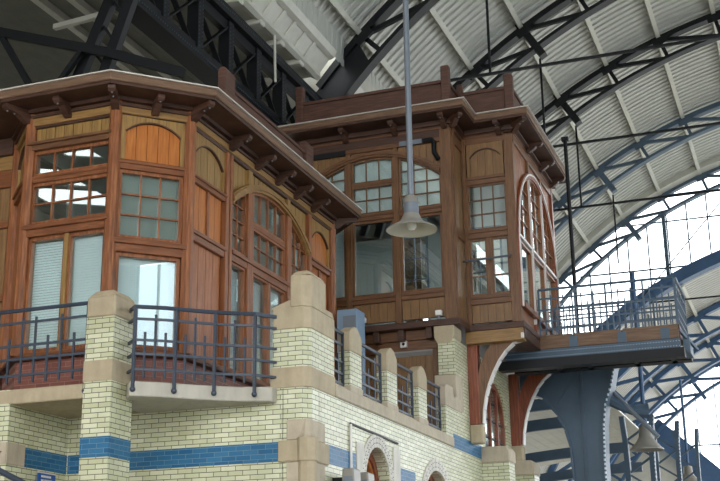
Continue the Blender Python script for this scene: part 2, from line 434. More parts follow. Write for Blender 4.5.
doorway(16.2, 3.42, .52, 'arched doorway with red timber frame below the middle of the gallery', 2.2, [(15.34, 15.62, 3.92), (16.86, 17.16, 4.02)])
doorway(19.05, 3.1, .8, 'top of a second pale stone arch beside the raised blue band', 2.2, [(18.0, 18.06, 3.3)])
# big arched window in the wall under the tower
t = thing('arched_window', (XG, 23.1, 4.55), 'tall arched red framed window in the brick wall behind the first timber brace', 'window')
b = MB(); a2 = arc(23.1, 5.15, .76)
FG.fill(b, 22.25, 22.35, 4.55, aw, -.1, -.02, 6); FG.fill(b, 23.85, 23.95, 4.55, aw, -.1, -.02, 6); FG.fill(b, 22.35, 23.85, a2, aw, -.1, -.02, 20)
b.build('frame', 'redpost', t)
for u in (22.8, 23.35): one(FG, 'mullion', t, 'redpost', u - .03, u + .03, 4.55, a2(u), -.07, -.01)
b = MB(); FG.fill(b, 22.35, 23.85, 4.55, a2, -.06, -.055, 20); b.build('pane', 'glass', t)
for z in (4.9, 5.25, 5.6): one(FG, 'glazing_bar', t, 'iron', 22.36, 23.84, z - .012, z + .012, -.065, -.04, 0)
b = MB()
for i in range(14):
    a0, a1 = PI * i / 14 + .01, PI * (i + 1) / 14 - .01
    P = lambda a, rr: FG.p(23.1 + rr * math.cos(a), 5.15 + rr * math.sin(a), -.02)
    b.prism([P(a0, .87), P(a1, .87), P(a1, 1.08), P(a0, 1.08)], FG.n * .04)
b.build('brick_arch', 'brick', t)
one(FG, 'inner_wall', t, 'room', 22.2, 24, 4.5, 6.1, -.3, -.25, 0)
# gallery piers
for i, (y0, y1, lab) in enumerate(((15.16, 15.6, 'glazed brick parapet pier with pointed stone cap, first after the corner pier'),
                                   (16.68, 17.12, 'glazed brick parapet pier with pointed stone cap, middle one of the gallery'),
                                   (18.18, 18.62, 'glazed brick parapet pier with pointed stone cap, last before the tower pier'))):
    t = thing('gallery_pier', (XG - .08, (y0 + y1) / 2, 4.57), lab, 'pier', 'parapet piers along the gallery')
    MB().box(XG - .16, XG + .0, y0, y1, 4.57, 5.12).build('brick_shaft', 'brick', t)
    MB().box(XG - .165, XG + .015, y0 - .015, y1 + .015, 4.4, 4.66).build('stone_foot', 'greystone', t, bevel=.01)
    ym = (y0 + y1) / 2
    prof = [(y0 - .01, 5.12), (y1 + .01, 5.12), (y1 + .01, 5.36), (y1 - .12, 5.47), (ym - .02, 5.5), (y0 + .06, 5.44), (y0 - .01, 5.38)]
    MB().prism([(XG - .17, y, z) for y, z in prof], (.18, 0, 0)).build('stone_cap', 'stone', t, bevel=.015)
# tower pier with stepped shoulder
t = thing('tower_pier', (-5.95, 20.4, 4.57), 'brick and stone pier with corbelled top directly under the tower corner', 'pier')
b = MB(); b.box(-6.05, XG + .004, 20.36, 20.9, 4.57, 5.1); b.build('brick_shaft', 'brick', t)
MB().box(-6.12, XG + .01, 20.37, 20.8, 5.1, 5.72).build('stone_block', 'greystone', t, bevel=.012)
MB().box(-6.03, XG + .006, 20.355, 20.9, 5.72, 6.28).build('brick_panel', 'brick', t)
b = MB(); b.prism([(-6.1, 20.36, 6.6), (XG, 20.36, 6.6), (XG - .0, 20.36, 6.42), (XG - .06, 20.36, 6.28), (-6.04, 20.36, 6.28), (-6.1, 20.36, 6.4)], (0, .5, 0)); b.build('corbel_stone', 'stone', t, bevel=.01)
t2 = thing('stepped_shoulder', (XG - .1, 19.9, 4.57), 'stepped stone topped brick shoulder closing the gallery at the tower', 'parapet end')
MB().box(XG - .16, XG + .0, 19.68, 20.36, 4.57, 5.06).build('brick_shaft', 'brick', t2)
MB().prism([(XG - .165, y, z) for y, z in ((19.66, 5.06), (20.7, 5.06), (20.7, 5.3), (20.3, 5.3), (20.22, 5.27), (20.16, 5.3), (20.14, 5.44), (19.76, 5.44), (19.66, 5.38))], (.18, 0, 0)).build('stone_top', 'greystone', t2, bevel=.012)
# buttresses beneath the tower brackets
for y, x1, lab in ((21.92, -5.22, 'brick buttress with rounded stone cap nearer the gallery'), (24.3, -5.28, 'brick buttress with rounded stone cap below the rear timber brace')):
    t = thing('buttress', (-5.45, y + .2, 0), lab, 'buttress', 'buttresses beside the brick wall')
    MB().box(XG - .02, x1, y, y + .45, 0, 4.33).build('brick_shaft', 'brick', t)
    prof = [(XG - .02, 4.33), (x1 + .02, 4.33), (x1 + .02, 4.54), (x1 - .04, 4.62), (XG - .02, 4.63)]
    MB().prism([(x, y - .02, z) for x, z in prof], (0, .5, 0)).build('stone_cap', 'greystone', t, bevel=.02)
# balcony pier
t = thing('balcony_pier', (-7.88, 12.54, 0), 'square glazed brick pier with rounded stone cap between the two balconies', 'pier')
px0, px1, py0, py1 = -8.07, -7.69, 12.35, 12.84
for z0, z1, m, n, e in ((0, 3.5, 'brick', 'brick_shaft', 0), (3.5, 3.74, 'blue', 'blue_brick_band', .004), (3.74, 4.4, 'brick', 'brick_shaft', 0), (4.4, 4.65, 'stone', 'stone_band', .008), (4.65, 5.18, 'brick', 'brick_shaft', 0)):
    MB().box(px0 - e, px1 + e, py0 - e, py1 + e, z0, z1).build(n, m, t)
MB().box(px0 - .008, px1 + .008, py0 - .008, py1 + .008, 5.18, 5.44).build('stone_cap', 'stone', t, bevel=.02)
MB().frustum((px0 - .005, px1 + .005, py0 - .005, py1 + .005), 5.44, (px0 + .07, px1 - .07, py0 + .07, py1 - .07), 5.53).build('cap_top', 'stone', t, bevel=.02)

# balcony slabs
ARC = [(-7.69, 12.7), (-7.53, 12.5), (-7.25, 12.72), (-6.91, 13.08), (-6.52, 13.4), (-6.16, 13.56)]
o = poly_slab([(-9.62, 12.42), (-8.07, 12.42), (-8.07, 13.75), (-9.62, 13.75)], 4.22, 4.4).build('balcony_slab', 'stone', bevel=.012)
tag(o, 'straight stone balcony slab at the outer side of the brick balcony pier', 'balcony slab')
o = poly_slab(ARC + [(-6.16, 13.75), (-8.06, 13.75), (-8.06, 12.86), (-7.69, 12.86)], 4.22, 4.4).build('balcony_slab', 'concrete', bevel=.012)
tag(o, 'curved concrete balcony slab between the balcony pier and corner pier', 'balcony slab')

# ------------------------------------------------------------------ iron railings
def railing(path, label, plan, z, posts_to, group='iron railings', m='rail', mount=True, offs=0, w=1.0):
    """path: plan polyline; plan: string of p/s/t along it."""
    pts = [V((x, y, 0)) for x, y in path]
    L = [0]
    for a, b in zip(pts, pts[1:]): L.append(L[-1] + (b - a).length)
    def at(s):
        s = max(0, min(L[-1], s))
        for i in range(len(L) - 1):
            if s <= L[i + 1] + 1e-6:
                k = (s - L[i]) / (L[i + 1] - L[i]); return pts[i].lerp(pts[i + 1], k)
    c = at(L[-1] / 2)
    t = thing('iron_railing', (c.x, c.y, z[4]), label, 'railing', group)
    N = max(2, int(L[-1] / .12)) if len(path) > 2 else 1
    ss = [L[-1] * i / N for i in range(N + 1)]
    zt = lambda p, h: (p.x, p.y, h)
    MB().tube([zt(at(s), z[0]) for s in ss], .026 * w, 8).build('top_rail', m, t, True)
    for h in z[1:5]:
        b = MB()
        for i in range(N): b.bar(zt(at(ss[i]), h), zt(at(ss[i + 1]), h), .022 * w, .03 * w)
        b.build('cross_rail', m, t)
    n = len(plan)
    for i, k in enumerate(plan):
        p = at(L[-1] * (i + offs) / (n - 1 + 2 * offs))
        if k == 'p':
            b = MB().bar(zt(p, posts_to), zt(p, z[0]), .035 * w, .035 * w); b.build('post', m, t)
            if mount: MB().ball((p.x, p.y, posts_to), .036, 8).build('post_foot', m, t, True)
        else:
            top = z[1] + .06 if k == 't' else z[2] + .1
            MB().bar(zt(p, z[4] - .1), zt(p, top), .024 * w, .024 * w).build('baluster', m, t)
    return t
ZR = (5.38, 5.22, 4.93, 4.76, 4.56)
off = lambda p, d: p
railing([(-9.75, 12.38), (-8.07, 12.38)], 'straight blue grey iron railing outside the blind covered windows', 'tspststspst'[:5] + 'tstsp', ZR, 4.3)
RA = [(-7.5, 12.52), (-7.2, 12.74), (-6.87, 13.07), (-6.6, 13.29), (-6.34, 13.44)]
ZC = (5.31, 5.16, 4.9, 4.73, 4.54)
cr = railing(RA, 'curved blue grey iron railing bowing out between balcony pier and corner pier', 'pstspstspstsp', ZC, 4.3)
for k, h in enumerate(ZC):
    for pa, pb in (((-7.69, 12.7, h), (-7.5, 12.52, h)), ((-6.34, 13.44, h), (-6.17, 13.71, h))): MB().bar(pa, pb, .03, .045 if k == 0 else .03).build('rail_end', 'rail', cr)
ZG = (5.36, 5.2, 4.96, 4.8, 4.66)
for (y0, y1), lab in (((14.57, 15.14), 'short iron railing in the gallery bay right beside the corner pier'), ((15.62, 16.66), 'iron railing in the gallery bay between the first and middle parapet piers'),
                      ((17.14, 18.16), 'iron railing in the gallery bay between the middle and last parapet piers'), ((18.64, 19.66), 'iron railing in the gallery bay next to the stepped shoulder')):
    railing([(XG - .1, y0), (XG - .1, y1)], lab, 'ststp' if y1 - y0 > .8 else 'stsp', ZG, 4.58, mount=False)

# ------------------------------------------------------------------ timber cabin (octagonal bay)
tc = thing('timber_cabin', (-9, 16.5, 4.4), 'low varnished timber signal cabin with octagonal end behind the balconies', 'signal cabin')
A = [(-8.34, 13.2), (-7.6, 13.94), (-7.6, 19.22), (-8.34, 19.96), (-9.68, 19.96), (-10.42, 19.22), (-10.42, 13.94), (-9.68, 13.2)]
CL = Face((-9.68, 13.2), (1, 0), (0, -1)); CC = Face((-8.34, 13.2), (1, 1), (1, -1)); CS = Face((-7.6, 13.94), (0, 1), (1, 0))
CW = Face((-10.42, 13.94), (1, -1), (-1, -1)); CE = Face((-7.6, 19.22), (-1, 1), (1, 1)); CF = Face((-13, 13.94), (1, 0), (0, -1))
def ring(d):   # octagon pushed out by d
    t = d * math.tan(PI / 8)
    return [(-8.34 + t, 13.2 - d), (-7.6 + d, 13.94 - t), (-7.6 + d, 19.22 + t), (-8.34 + t, 19.96 + d), (-9.68 - t, 19.96 + d), (-10.42 - d, 19.22 + t), (-10.42 - d, 13.94 - t), (-9.68 - t, 13.2 - d)]
poly_slab(ring(0), 4.4, 4.92).build('brick_plinth', 'redbrick', tc)
poly_slab(ring(.09), 4.92, 4.97).build('sill', 'parapet', tc, bevel=.01)
poly_slab(ring(.05), 4.97, 5.03).build('sill_rail', 'frame_h', tc, bevel=.01)
# corner posts
for i in (0, 1, 2, 7, 6):
    x, y = A[i]
    post_poly(x, y, .085, 5.0, 8.46).build('corner_post', 'frame', tc)
    post_poly(x, y, .062, 5.0, 8.4, 6)
# inner room lining (grey-green)
b = MB(); b.prism([(x, y, 4.9) for x, y in ring(-.3)], (0, 0, .1)); b.prism([(x, y, 8.3) for x, y in ring(-.1)], (0, 0, .05))
b.box(-10.0, -9.9, 14.6, 19.5, 5, 8.3); b.box(-9.9, -8.1, 19.4, 19.5, 5, 8.3); b.box(-9.95, -9.2, 16.3, 16.4, 5, 8.3); b.build('room_lining', 'room', tc)
# left window face
w = 1.34
window(CL, tc, .07, .66, 5.04, 6.62, 1, 1, blind=True)
window(CL, tc, .69, 1.27, 5.04, 6.62, 1, 1, blind=True)
one(CL, 'mullion', tc, 'ochre', .645, .705, 5.03, 6.63, -.05, .02)
molding(CL, tc, 'frame_h', 0, w, 6.62, 6.8, .09, 'transom')
window(CL, tc, .05, 1.29, 6.8, 7.4, 4, 2)
molding(CL, tc, 'frame_h', 0, w, 7.4, 7.5, .03, 'transom')
window(CL, tc, .05, 1.29, 7.5, 7.87, 4, 1)
molding(CL, tc, 'brown_h', 0, w, 7.87, 8.0, .1, 'transom')
boards(CL, 'frieze_boards', tc, 'ochre', .08, 1.26, 8.0, 8.2, -.01, 8)
one(CL, 'cornice_beam', tc, 'ochre_h', 0, w, 8.23, 8.35, -.05, .05); one(CL, 'frieze_edge', tc, 'dark', .06, 1.28, 8.2, 8.23, -.05, .03)
# chamfer face
w = S2 * .74
window(CC, tc, .09, w - .09, 5.04, 6.3, 1, 1, blind=True)
b = MB()
molding(CC, tc, 'frame_h', .02, w - .02, 6.3, 6.5, .08, 'transom')
window(CC, tc, .08, w - .08, 6.5, 7.46, 3, 3, backing='shade')
molding(CC, tc, 'frame_h', .02, w - .02, 7.46, 7.6, .05, 'transom')
def arch_panel(face, u0, u1, z0, zs, zt, k, m, ms, ztop, n=-.02):
    uc = (u0 + u1) / 2; h = (u1 - u0) / 2; r = zt - zs; R = (h * h + r * r) / (2 * r); f = arc(uc, zt - R, R)
    boards(face, 'arched_panel', tcur, m, u0, u1, z0, f, n, k)
    s = MB(); face.fill(s, u0 - .06, u1 + .06, lambda u: f(min(max(u, u0), u1)) if u0 < u < u1 else zs - .0, ztop, -.05, .012, 24)
    face.box(s, u0 - .06, u0, z0, zs, -.05, .012); face.box(s, u1, u1 + .06, z0, zs, -.05, .012)
    s.build('spandrel', ms, tcur)
    g = MB(); face.fill(g, u0, u1, offz(f, -.02), f, -.02, .022, 24); g.build('arch_bead', 'dark', tcur)
tcur = tc
arch_panel(CC, .14, w - .14, 7.6, 8.02, 8.18, 5, 'orange', 'ochre', 8.24)
one(CC, 'frieze_edge', tc, 'dark', .06, w - .06, 8.24, 8.27, -.05, .03)
one(CC, 'cornice_beam', tc, 'ochre_h', 0, w, 8.25, 8.35, -.05, .05)
# side face
Ls = 5.28
boards(CS, 'tall_panel', tc, 'amber', .14, 1.02, 5.03, 6.6, -.02, 4)
molding(CS, tc, 'frame_h', .05, 1.08, 6.6, 6.77, .06, 'transom')
for u0, u1 in ((.14, .55), (.61, 1.02)): boards(CS, 'small_panel', tc, 'orange', u0, u1, 6.77, 7.44, -.02, 2)
one(CS, 'panel_stile', tc, 'frame', .55, .61, 6.77, 7.44, -.05, .01)
molding(CS, tc, 'frame_h', .05, 1.08, 7.44, 7.56, .06, 'transom')
arch_panel(CS, .14, 1.0, 7.56, 7.9, 8.1, 4, 'ochre', 'ochre', 8.2)
for u0, u1 in ((1.05, 1.15), (1.18, 1.26), (4.16, 4.28), (5.16, 5.26)): one(CS, 'post', tc, 'frame', u0, u1, 5.0, 8.22, -.06, .05)
ai = arc(2.7, 5.75, 2.25); ao = arc(2.7, 5.75, 2.37)
b = MB(); CS.fill(b, 1.26, 4.16, ai, ao, -.06, .06, 30); CS.fill(b, 1.26, 4.16, offz(ai, .04), offz(ao, -.03), 0, .085, 30); b.build('arch_band', 'ochre_h', tc)
boards(CS, 'spandrel_boards', tc, 'ochre', 1.26, 4.16, offz(ao, -.02), 8.2, -.02, 20)
b = MB()
for (u0, u1) in ((1.3, 1.76), (2.04, 3.22), (3.48, 4.1)):
    pass
for u0, u1 in ((1.79, 1.99), (3.26, 3.42)):
    one(CS, 'mullion', tc, 'frame', u0, u1, 5.0, ai((u0 + u1) / 2), -.06, .05); one(CS, 'mullion_top', tc, 'ochre', u0 + .03, u1 - .03, ao((u0 + u1) / 2) - .02, 8.2, -.06, .04)
window(CS, tc, 1.28, 1.78, 6.8, offz(ai, 0), 2, 4, backing='shade', fr=.035, bar=.016, n=-.01)
window(CS, tc, 2.0, 3.25, 6.8, 7.34, 4, 2, backing='shade', fr=.035, bar=.016, n=-.01); one(CS, 'transom', tc, 'frame_h', 2.0, 3.25, 7.34, 7.42, -.06, .02)
window(CS, tc, 2.0, 3.25, 7.42, offz(ai, 0), 4, 1, backing='shade', fr=.035, bar=.016, n=-.01)
window(CS, tc, 3.43, 4.14, 6.8, offz(ai, 0), 3, 3, backing='shade', fr=.035, bar=.016, n=-.01)
molding(CS, tc, 'frame_h', 1.26, 4.16, 6.62, 6.8, .07, 'transom')
window(CS, tc, 1.28, 1.78, 5.03, 6.62, 1, 1, blind=True, bl_m='blind', slats=60, fr=.032, n=-.01)
window(CS, tc, 2.0, 2.6, 5.03, 6.62, 1, 1, blind=True, bl_m='blind', slats=60, fr=.032, n=-.01); window(CS, tc, 2.66, 3.25, 5.03, 6.62, 1, 1, blind=True, bl_m='blind', slats=60, fr=.032, n=-.01)
one(CS, 'mullion', tc, 'frame', 2.59, 2.67, 5.03, 6.62, -.05, .02)
window(CS, tc, 3.43, 4.14, 5.03, 6.62, 1, 1, blind=True, bl_m='blind', slats=60, fr=.032, n=-.01)
for u0, u1 in ((4.36, 4.7), (4.76, 5.1)): boards(CS, 'small_panel', tc, 'amber', u0, u1, 5.03, 7.36, -.02, 2)
one(CS, 'panel_stile', tc, 'frame', 4.7, 4.76, 5.03, 7.36, -.05, .01)
molding(CS, tc, 'frame_h', 4.28, 5.16, 7.36, 7.5, .06, 'transom')
arch_panel(CS, 4.36, 5.1, 7.5, 7.86, 8.05, 3, 'orange', 'ochre', 8.2)
one(CS, 'cornice_beam', tc, 'ochre_h', 0, Ls, 8.25, 8.35, -.05, .05); one(CS, 'frieze_edge', tc, 'dark', .06, Ls, 8.2, 8.27, -.05, .03)
# rear chamfer, left chamfer and set back flank
boards(CE, 'rear_panel', tc, 'ochre', .08, .96, 5.03, 8.27, -.02, 6); one(CE, 'cornice_beam', tc, 'ochre_h', 0, 1.046, 8.25, 8.35, -.05, .05)
boards(CW, 'tall_panel', tc, 'amber', .1, .94, 5.03, 7.4, -.02, 4); molding(CW, tc, 'frame_h', .02, 1.03, 7.4, 7.56, .06, 'transom')
arch_panel(CW, .14, .9, 7.56, 7.95, 8.15, 4, 'ochre', 'ochre', 8.24); one(CW, 'cornice_beam', tc, 'ochre_h', 0, 1.046, 8.25, 8.35, -.05, .05)
fl = thing('timber_flank', (-11.7, 14, 4.4), 'panelled timber flank wall at the outer edge beyond the octagonal cabin', 'wall')
CF.box(MB(), 0, 2.5, 4.4, 4.95, -.2, 0).build('brick_plinth', 'redbrick', fl)
for z0, z1, m in ((5.0, 6.0, 'oak'), (6.12, 7.1, 'oak'), (7.2, 7.72, 'oak')): boards(CF, 'panel', fl, m, .05, 2.5, z0, z1, -.02, 12)
for z0, z1 in ((4.95, 5.0), (6.0, 6.12), (7.1, 7.2), (7.72, 7.98)): one(CF, 'rail', fl, 'frame_h', 0, 2.54, z0, z1, -.05, .03)
one(CF, 'cornice_beam', fl, 'ochre_h', 0, 2.54, 7.98, 8.2, -.05, .04); one(CF, 'eaves_board', fl, 'dark', 0, 2.54, 8.2, 8.46, -.4, .1)
# cornice cove, soffit, roof
poly_slab(ring(.08), 8.345, 8.38).build('cornice_moulding', 'dark', tc); poly_slab(ring(.045), 8.34, 8.42).build('cornice_moulding', 'brown_h', tc); poly_slab(ring(.12), 8.41, 8.47).build('cornice_moulding', 'dark', tc)
poly_slab(ring(.47), 8.465, 8.52).build('soffit', 'dark', tc)
poly_slab(ring(.5), 8.505, 8.62).build('roof', 'fascia', tc, bevel=.012)
poly_slab(ring(.53), 8.615, 8.632).build('roof_flashing', 'flash', tc)
bracket(CL, tc, .62, 8.466); bracket(CC, tc, .52, 8.466)
for v in (1.15, 2.03, 2.79, 3.53, 4.27): bracket(CS, tc, v, 8.466)
for (x, y), n in (((-8.34, 13.2), (.383, -.924)), ((-7.6, 13.94), (.924, -.383)), ((-9.68, 13.2), (-.383, -.924)), ((-7.6, 19.22), (.924, .383))):
    bracket(Face((x, y), (-n[1], n[0]), n), tc, 0, 8.466, reach=.46, n0=.05)
# roof parapet of the cabin
pp = thing('roof_parapet', (-7.5, 16.3, 8.63), 'brown boarded parapet with two stub posts on the low cabin roof', 'parapet')
MB().box(-7.57, -7.51, 15.0, 17.75, 8.63, 9.17).build('parapet_board', 'parapet', pp)
MB().box(-7.6, -7.48, 15.0, 17.75, 9.17, 9.23).build('coping', 'parapet', pp, bevel=.01)
for y0, y1, z in ((14.68, 15.02, 9.4), (17.74, 18.06, 9.36)):
    MB().prism([(-7.58, y0, 8.63), (-7.45, y0, 8.63), (-7.45, y0, z), (-7.48, y0, z + .04), (-7.55, y0, z + .04), (-7.58, y0, z)], (0, y1 - y0, 0)).build('post', 'parapet', pp, bevel=.015)

# ------------------------------------------------------------------ timber tower
tw = thing('timber_tower', (-6.8, 22.5, 6.6), 'tall brown timber signal tower with arched windows on the brick wall', 'signal tower')
tcur = tw
TF = Face((0, 20.4), (1, 0), (0, -1)); TS = Face((-5.66, 0), (0, 1), (1, 0)); TB = Face((0, 21.1), (1, 0), (0, -1)); TR = Face((-4.66, 0), (0, 1), (1, 0))
X0, X1, X2, Y1, Y2, Y3 = -8.78, -5.66, -4.66, 20.4, 21.1, 24.62
PL = [(X0, Y1), (X1, Y1), (X1, Y2), (X2, Y2), (X2, Y3), (X0, Y3)]
def tring(d): return [(X0 - d, Y1 - d), (X1 + d, Y1 - d), (X1 + d, Y2 - d), (X2 + d, Y2 - d), (X2 + d, Y3 + d), (X0 - d, Y3 + d)]
poly_slab(tring(.06), 6.6, 6.72).build('sill_beam', 'dark', tw, bevel=.012)
poly_slab(tring(-.12), 6.68, 6.74).build('floor', 'oak', tw)
b = MB(); b.prism([(x, y, 10.3) for x, y in tring(-.06)], (0, 0, .06)); b.build('ceiling', 'room', tw)
# far inner walls with their own windows
b = MB(); ib = Face((0, 23.0), (1, 0), (0, -1))
for u0, u1 in ((X0 + .1, -7.55), (-6.95, -6.35), (-5.4, -4.8)): ib.box(b, u0, u1, 6.74, 10.3, -.05, 0)
ib.box(b, X0 + .1, -4.8, 9.2, 10.3, -.05, 0); ib.box(b, X0 + .1, -4.8, 6.74, 7.3, -.05, 0); b.box(X0 + .08, X0 + .12, Y1 + .1, 23.0, 6.74, 10.3); b.build('room_lining', 'room', tw)
for u0, u1 in ((-7.55, -6.95), (-6.35, -5.4)): window(ib, tw, u0, u1, 7.3, 9.2, 2, 4, n=0, m='cab')
# front face
for u0, u1 in ((-5.88, -5.66), (X0, X0 + .18)): one(TF, 'corner_post', tw, 'brown', u0, u1, 6.7, 10.4, -.14, .03)
fi = arc(-7.22, 7.96, 2.02); fo = arc(-7.22, 7.96, 2.13)
ML = ((-6.81, -6.7), (-7.76, -7.65))
for u0, u1 in ML:
    one(TF, 'mullion', tw, 'brown', u0, u1, 6.7, fi((u0 + u1) / 2) + .02, -.1, .03); one(TF, 'mullion_top', tw, 'brown', u0 + .01, u1 - .01, fo((u0 + u1) / 2), 10.12, -.1, .02)
LT = ((-8.6, -7.765), (-7.645, -6.815), (-6.695, -5.885))
for u0, u1 in LT:
    boards(TF, 'apron_boards', tw, 'oak', u0, u1, 6.78, 7.16, -.02, 5)
    molding(TF, tw, 'brown_h', u0, u1, 7.14, 7.28, .05, 'window_sill')
    window(TF, tw, u0, u1, 7.28, 8.74, 1, 1, m='brown', fr=.045)
    molding(TF, tw, 'brown_h', u0, u1, 8.74, 8.87, .05, 'transom')
window(TF, tw, *LT[1], 8.88, 9.44, 3, 2, m='brown', fr=.03, bar=.018, backing='room'); one(TF, 'transom', tw, 'brown_h', *LT[1], 9.44, 9.5, -.08, .0)
window(TF, tw, *LT[1], 9.5, fi, 3, 1, m='brown', fr=.03, bar=.018, backing='room'); window(TF, tw, *LT[2], 8.88, fi, 3, 4, m='brown', fr=.03, bar=.018, backing='room'); window(TF, tw, *LT[0], 8.88, fi, 3, 4, m='brown', fr=.03, bar=.018, backing='room')
b = MB(); TF.fill(b, -8.6, -5.88, fi, fo, -.1, .05, 30); TF.fill(b, -8.6, -5.88, offz(fi, .04), offz(fo, -.03), 0, .075, 30); b.build('arch_band', 'brown_h', tw)
boards(TF, 'spandrel_boards', tw, 'oak', -8.6, -5.88, offz(fo, -.02), 10.14, -.02, 20)
one(TF, 'frieze_rail', tw, 'brown_h', X0, X1 - .005, 10.12, 10.2, -.1, .024)
one(TF, 'frieze_board', tw, 'dark', X0, X1, 10.2, 10.42, -.1, .012)
one(TF, 'dark_strip', tw, 'iron', -8.5, -7.75, 10.1, 10.2, -.0, .045, 0); one(TF, 'metal_strip', tw, 'galv', -6.66, -6.2, 10.12, 10.21, -.0, .05, 0)
b = MB().tube([TF.p(-6.2, 10.16, .06), TF.p(-6.02, 10.16, .06), TF.p(-5.98, 10.1, .06), TF.p(-5.98, 9.9, .06), TF.p(-5.9, 9.75, .06)], .045, 8); b.build('rain_pipe', 'iron', tw, True)
# narrow return between the two fronts
one(TS, 'corner_post', tw, 'brown', 20.44, 20.58, 6.7, 10.4, -.14, .02)
boards(TS, 'return_panel', tw, 'oak', 20.58, 21.1, 6.78, 8.3, -.01, 2); boards(TS, 'return_panel', tw, 'oak', 20.58, 21.1, 8.5, 10.1, -.01, 2)
for z0, z1 in ((8.3, 8.5), (10.1, 10.3), (6.7, 6.8)): one(TS, 'return_rail', tw, 'brown_h', 20.56, 21.08, z0, z1, -.08, .02)
# bay front
for u0, u1 in ((-5.66, -5.58), (-4.83, -4.66)): one(TB, 'corner_post', tw, 'brown' , u0, u1, 6.7, 10.4, -.14, .03)
boards(TB, 'apron_boards', tw, 'oak', -5.58, -4.83, 6.76, 7.1, -.02, 5)
molding(TB, tw, 'brown_h', -5.58, -4.83, 7.1, 7.27, .05, 'window_sill')
window(TB, tw, -5.58, -5.245, 7.27, 8.36, 1, 3, m='brown', fr=.035); window(TB, tw, -5.165, -4.83, 7.27, 8.36, 1, 3, m='brown', fr=.035); one(TB, 'mullion', tw, 'brown', -5.25, -5.16, 7.27, 8.38, -.09, .02)
molding(TB, tw, 'brown_h', -5.58, -4.83, 8.36, 8.54, .06, 'transom')
window(TB, tw, -5.58, -4.83, 8.53, 9.43, 3, 3, m='brown', fr=.032)
molding(TB, tw, 'brown_h', -5.58, -4.83, 9.42, 9.58, .06, 'transom')
arch_panel(TB, -5.5, -4.91, 9.58, 9.98, 10.14, 4, 'oak', 'oak', 10.26)
one(TB, 'frieze_rail', tw, 'brown_h', X1, X2, 10.24, 10.42, -.1, .02)
MB().bar(TB.p(-5.9, 7.9, .15), TB.p(-4.75, 7.93, .15), .03, .03).build('guard_bar', 'rail', tw)
# bay side
fi = arc(22.85, 8.28, 1.66); fo = arc(22.85, 8.28, 1.77)
one(TR, 'corner_post', tw, 'redpost', 24.5, 24.62, 6.7, 10.4, -.14, .03)
b = MB(); TR.fill(b, 21.08, 21.19, 7.0, 8.28, -.06, .03, 1); TR.fill(b, 24.51, 24.62, 7.0, 8.28, -.06, .03, 1); TR.fill(b, 21.08, 24.62, lambda u: fi(u) if 21.19 < u < 24.51 else 8.28, fo, -.06, .03, 48); b.build('arch_frame', 'redpost', tw)
fs = arc(22.85, 8.28, 1.715); b = MB(); TR.fill(b, 21.1, 21.135, 7.0, 8.28, .0, .055, 1); TR.fill(b, 24.565, 24.6, 7.0, 8.28, .0, .055, 1); TR.fill(b, 21.1, 24.6, lambda u: fs(u) if 21.135 < u < 24.565 else 8.28, arc(22.85, 8.28, 1.75), .0, .055, 48); b.build('arch_glare_strip', 'white', tw)  # white strip along the arch is sky glare modelled as a moulding
boards(TR, 'spandrel_boards', tw, 'frame', 21.1, 24.6, offz(fo, -.03), 10.2, -.02, 22)
for z0, z1 in ((10.2, 10.42),): one(TR, 'frieze_rail', tw, 'brown_h', 21.1, 24.62, z0, z1, -.1, .02)
for u in (22.3, 23.42):
    one(TR, 'mullion', tw, 'redpost', u - .055, u + .055, 6.7, fi(u), -.06, .03); one(TR, 'mullion_glare_strip', tw, 'white', u - .07, u - .055, 6.9, fi(u - .06) - .02, -.03, .035, 0)  # white edge imitates glare along the mullion
    one(TR, 'spandrel_post', tw, 'brown', u - .06, u + .06, fo(u), 10.2, -.05, .03)
for u0, u1, c in ((21.2, 22.23, 2), (22.36, 23.36, 2), (23.48, 24.5, 2)):
    window(TR, tw, u0, u1, 8.42, fi, c, 4, m='frame', n=-.015, fr=.035, bar=.016); window(TR, tw, u0, u1, 7.1, 8.32, 1, 1, m='frame', n=-.015)
    one(TR, 'transom', tw, 'white', u0 - .02, u1 + .02, 8.36, 8.41, -.08, .035)  # white here is glare on the timber transoms, put into the colour
    one(TR, 'window_sill', tw, 'frame_h', u0 - .02, u1 + .02, 7.0, 7.1, -.08, .07); boards(TR, 'apron_boards', tw, 'frame', u0, u1, 6.74, 7.0, -.02, 4)
# left and back walls
boards(Face((X0, 0), (0, 1), (-1, 0)), 'boarded_wall', tw, 'oak', Y1 + .1, Y3, 6.7, 10.4, 0, 24); boards(Face((0, Y3), (1, 0), (0, 1)), 'boarded_wall', tw, 'oak', X0, -7.6, 6.7, 10.4, 0, 8)
# eaves
EV = [(-9.28, 19.9), (-5.27, 19.9), (-5.27, 20.72), (-4.27, 20.72), (-4.27, 24.8), (-9.28, 24.8)]
EVi = [(-9.25, 19.93), (-5.3, 19.93), (-5.3, 20.75), (-4.3, 20.75), (-4.3, 24.77), (-9.25, 24.77)]; EVo = [(-9.3, 19.87), (-5.24, 19.87), (-5.24, 20.69), (-4.24, 20.69), (-4.24, 24.83), (-9.3, 24.83)]
poly_slab(EVi, 10.535, 10.6).build('soffit', 'dark', tw); poly_slab(EV, 10.57, 10.69).build('roof', 'fascia', tw, bevel=.012); poly_slab(EVo, 10.688, 10.704).build('roof_flashing', 'flash', tw)
poly_slab(tring(.1), 10.42, 10.46).build('cornice_moulding', 'dark', tw); poly_slab(tring(.04), 10.4, 10.54).build('cornice_moulding', 'dark', tw); poly_slab(tring(.03), 10.36, 10.4).build('cornice_moulding', 'brown_h', tw)
for u in (-7.72, -6.73, -5.76): bracket(TF, tw, u, 10.54)
bracket(Face((X1, Y1), (1, 1), (1, -1)), tw, 0, 10.54); bracket(TB, tw, -4.9, 10.54, reach=.34); bracket(Face((X2, Y2), (1, 1), (1, -1)), tw, 0, 10.54, reach=.46)
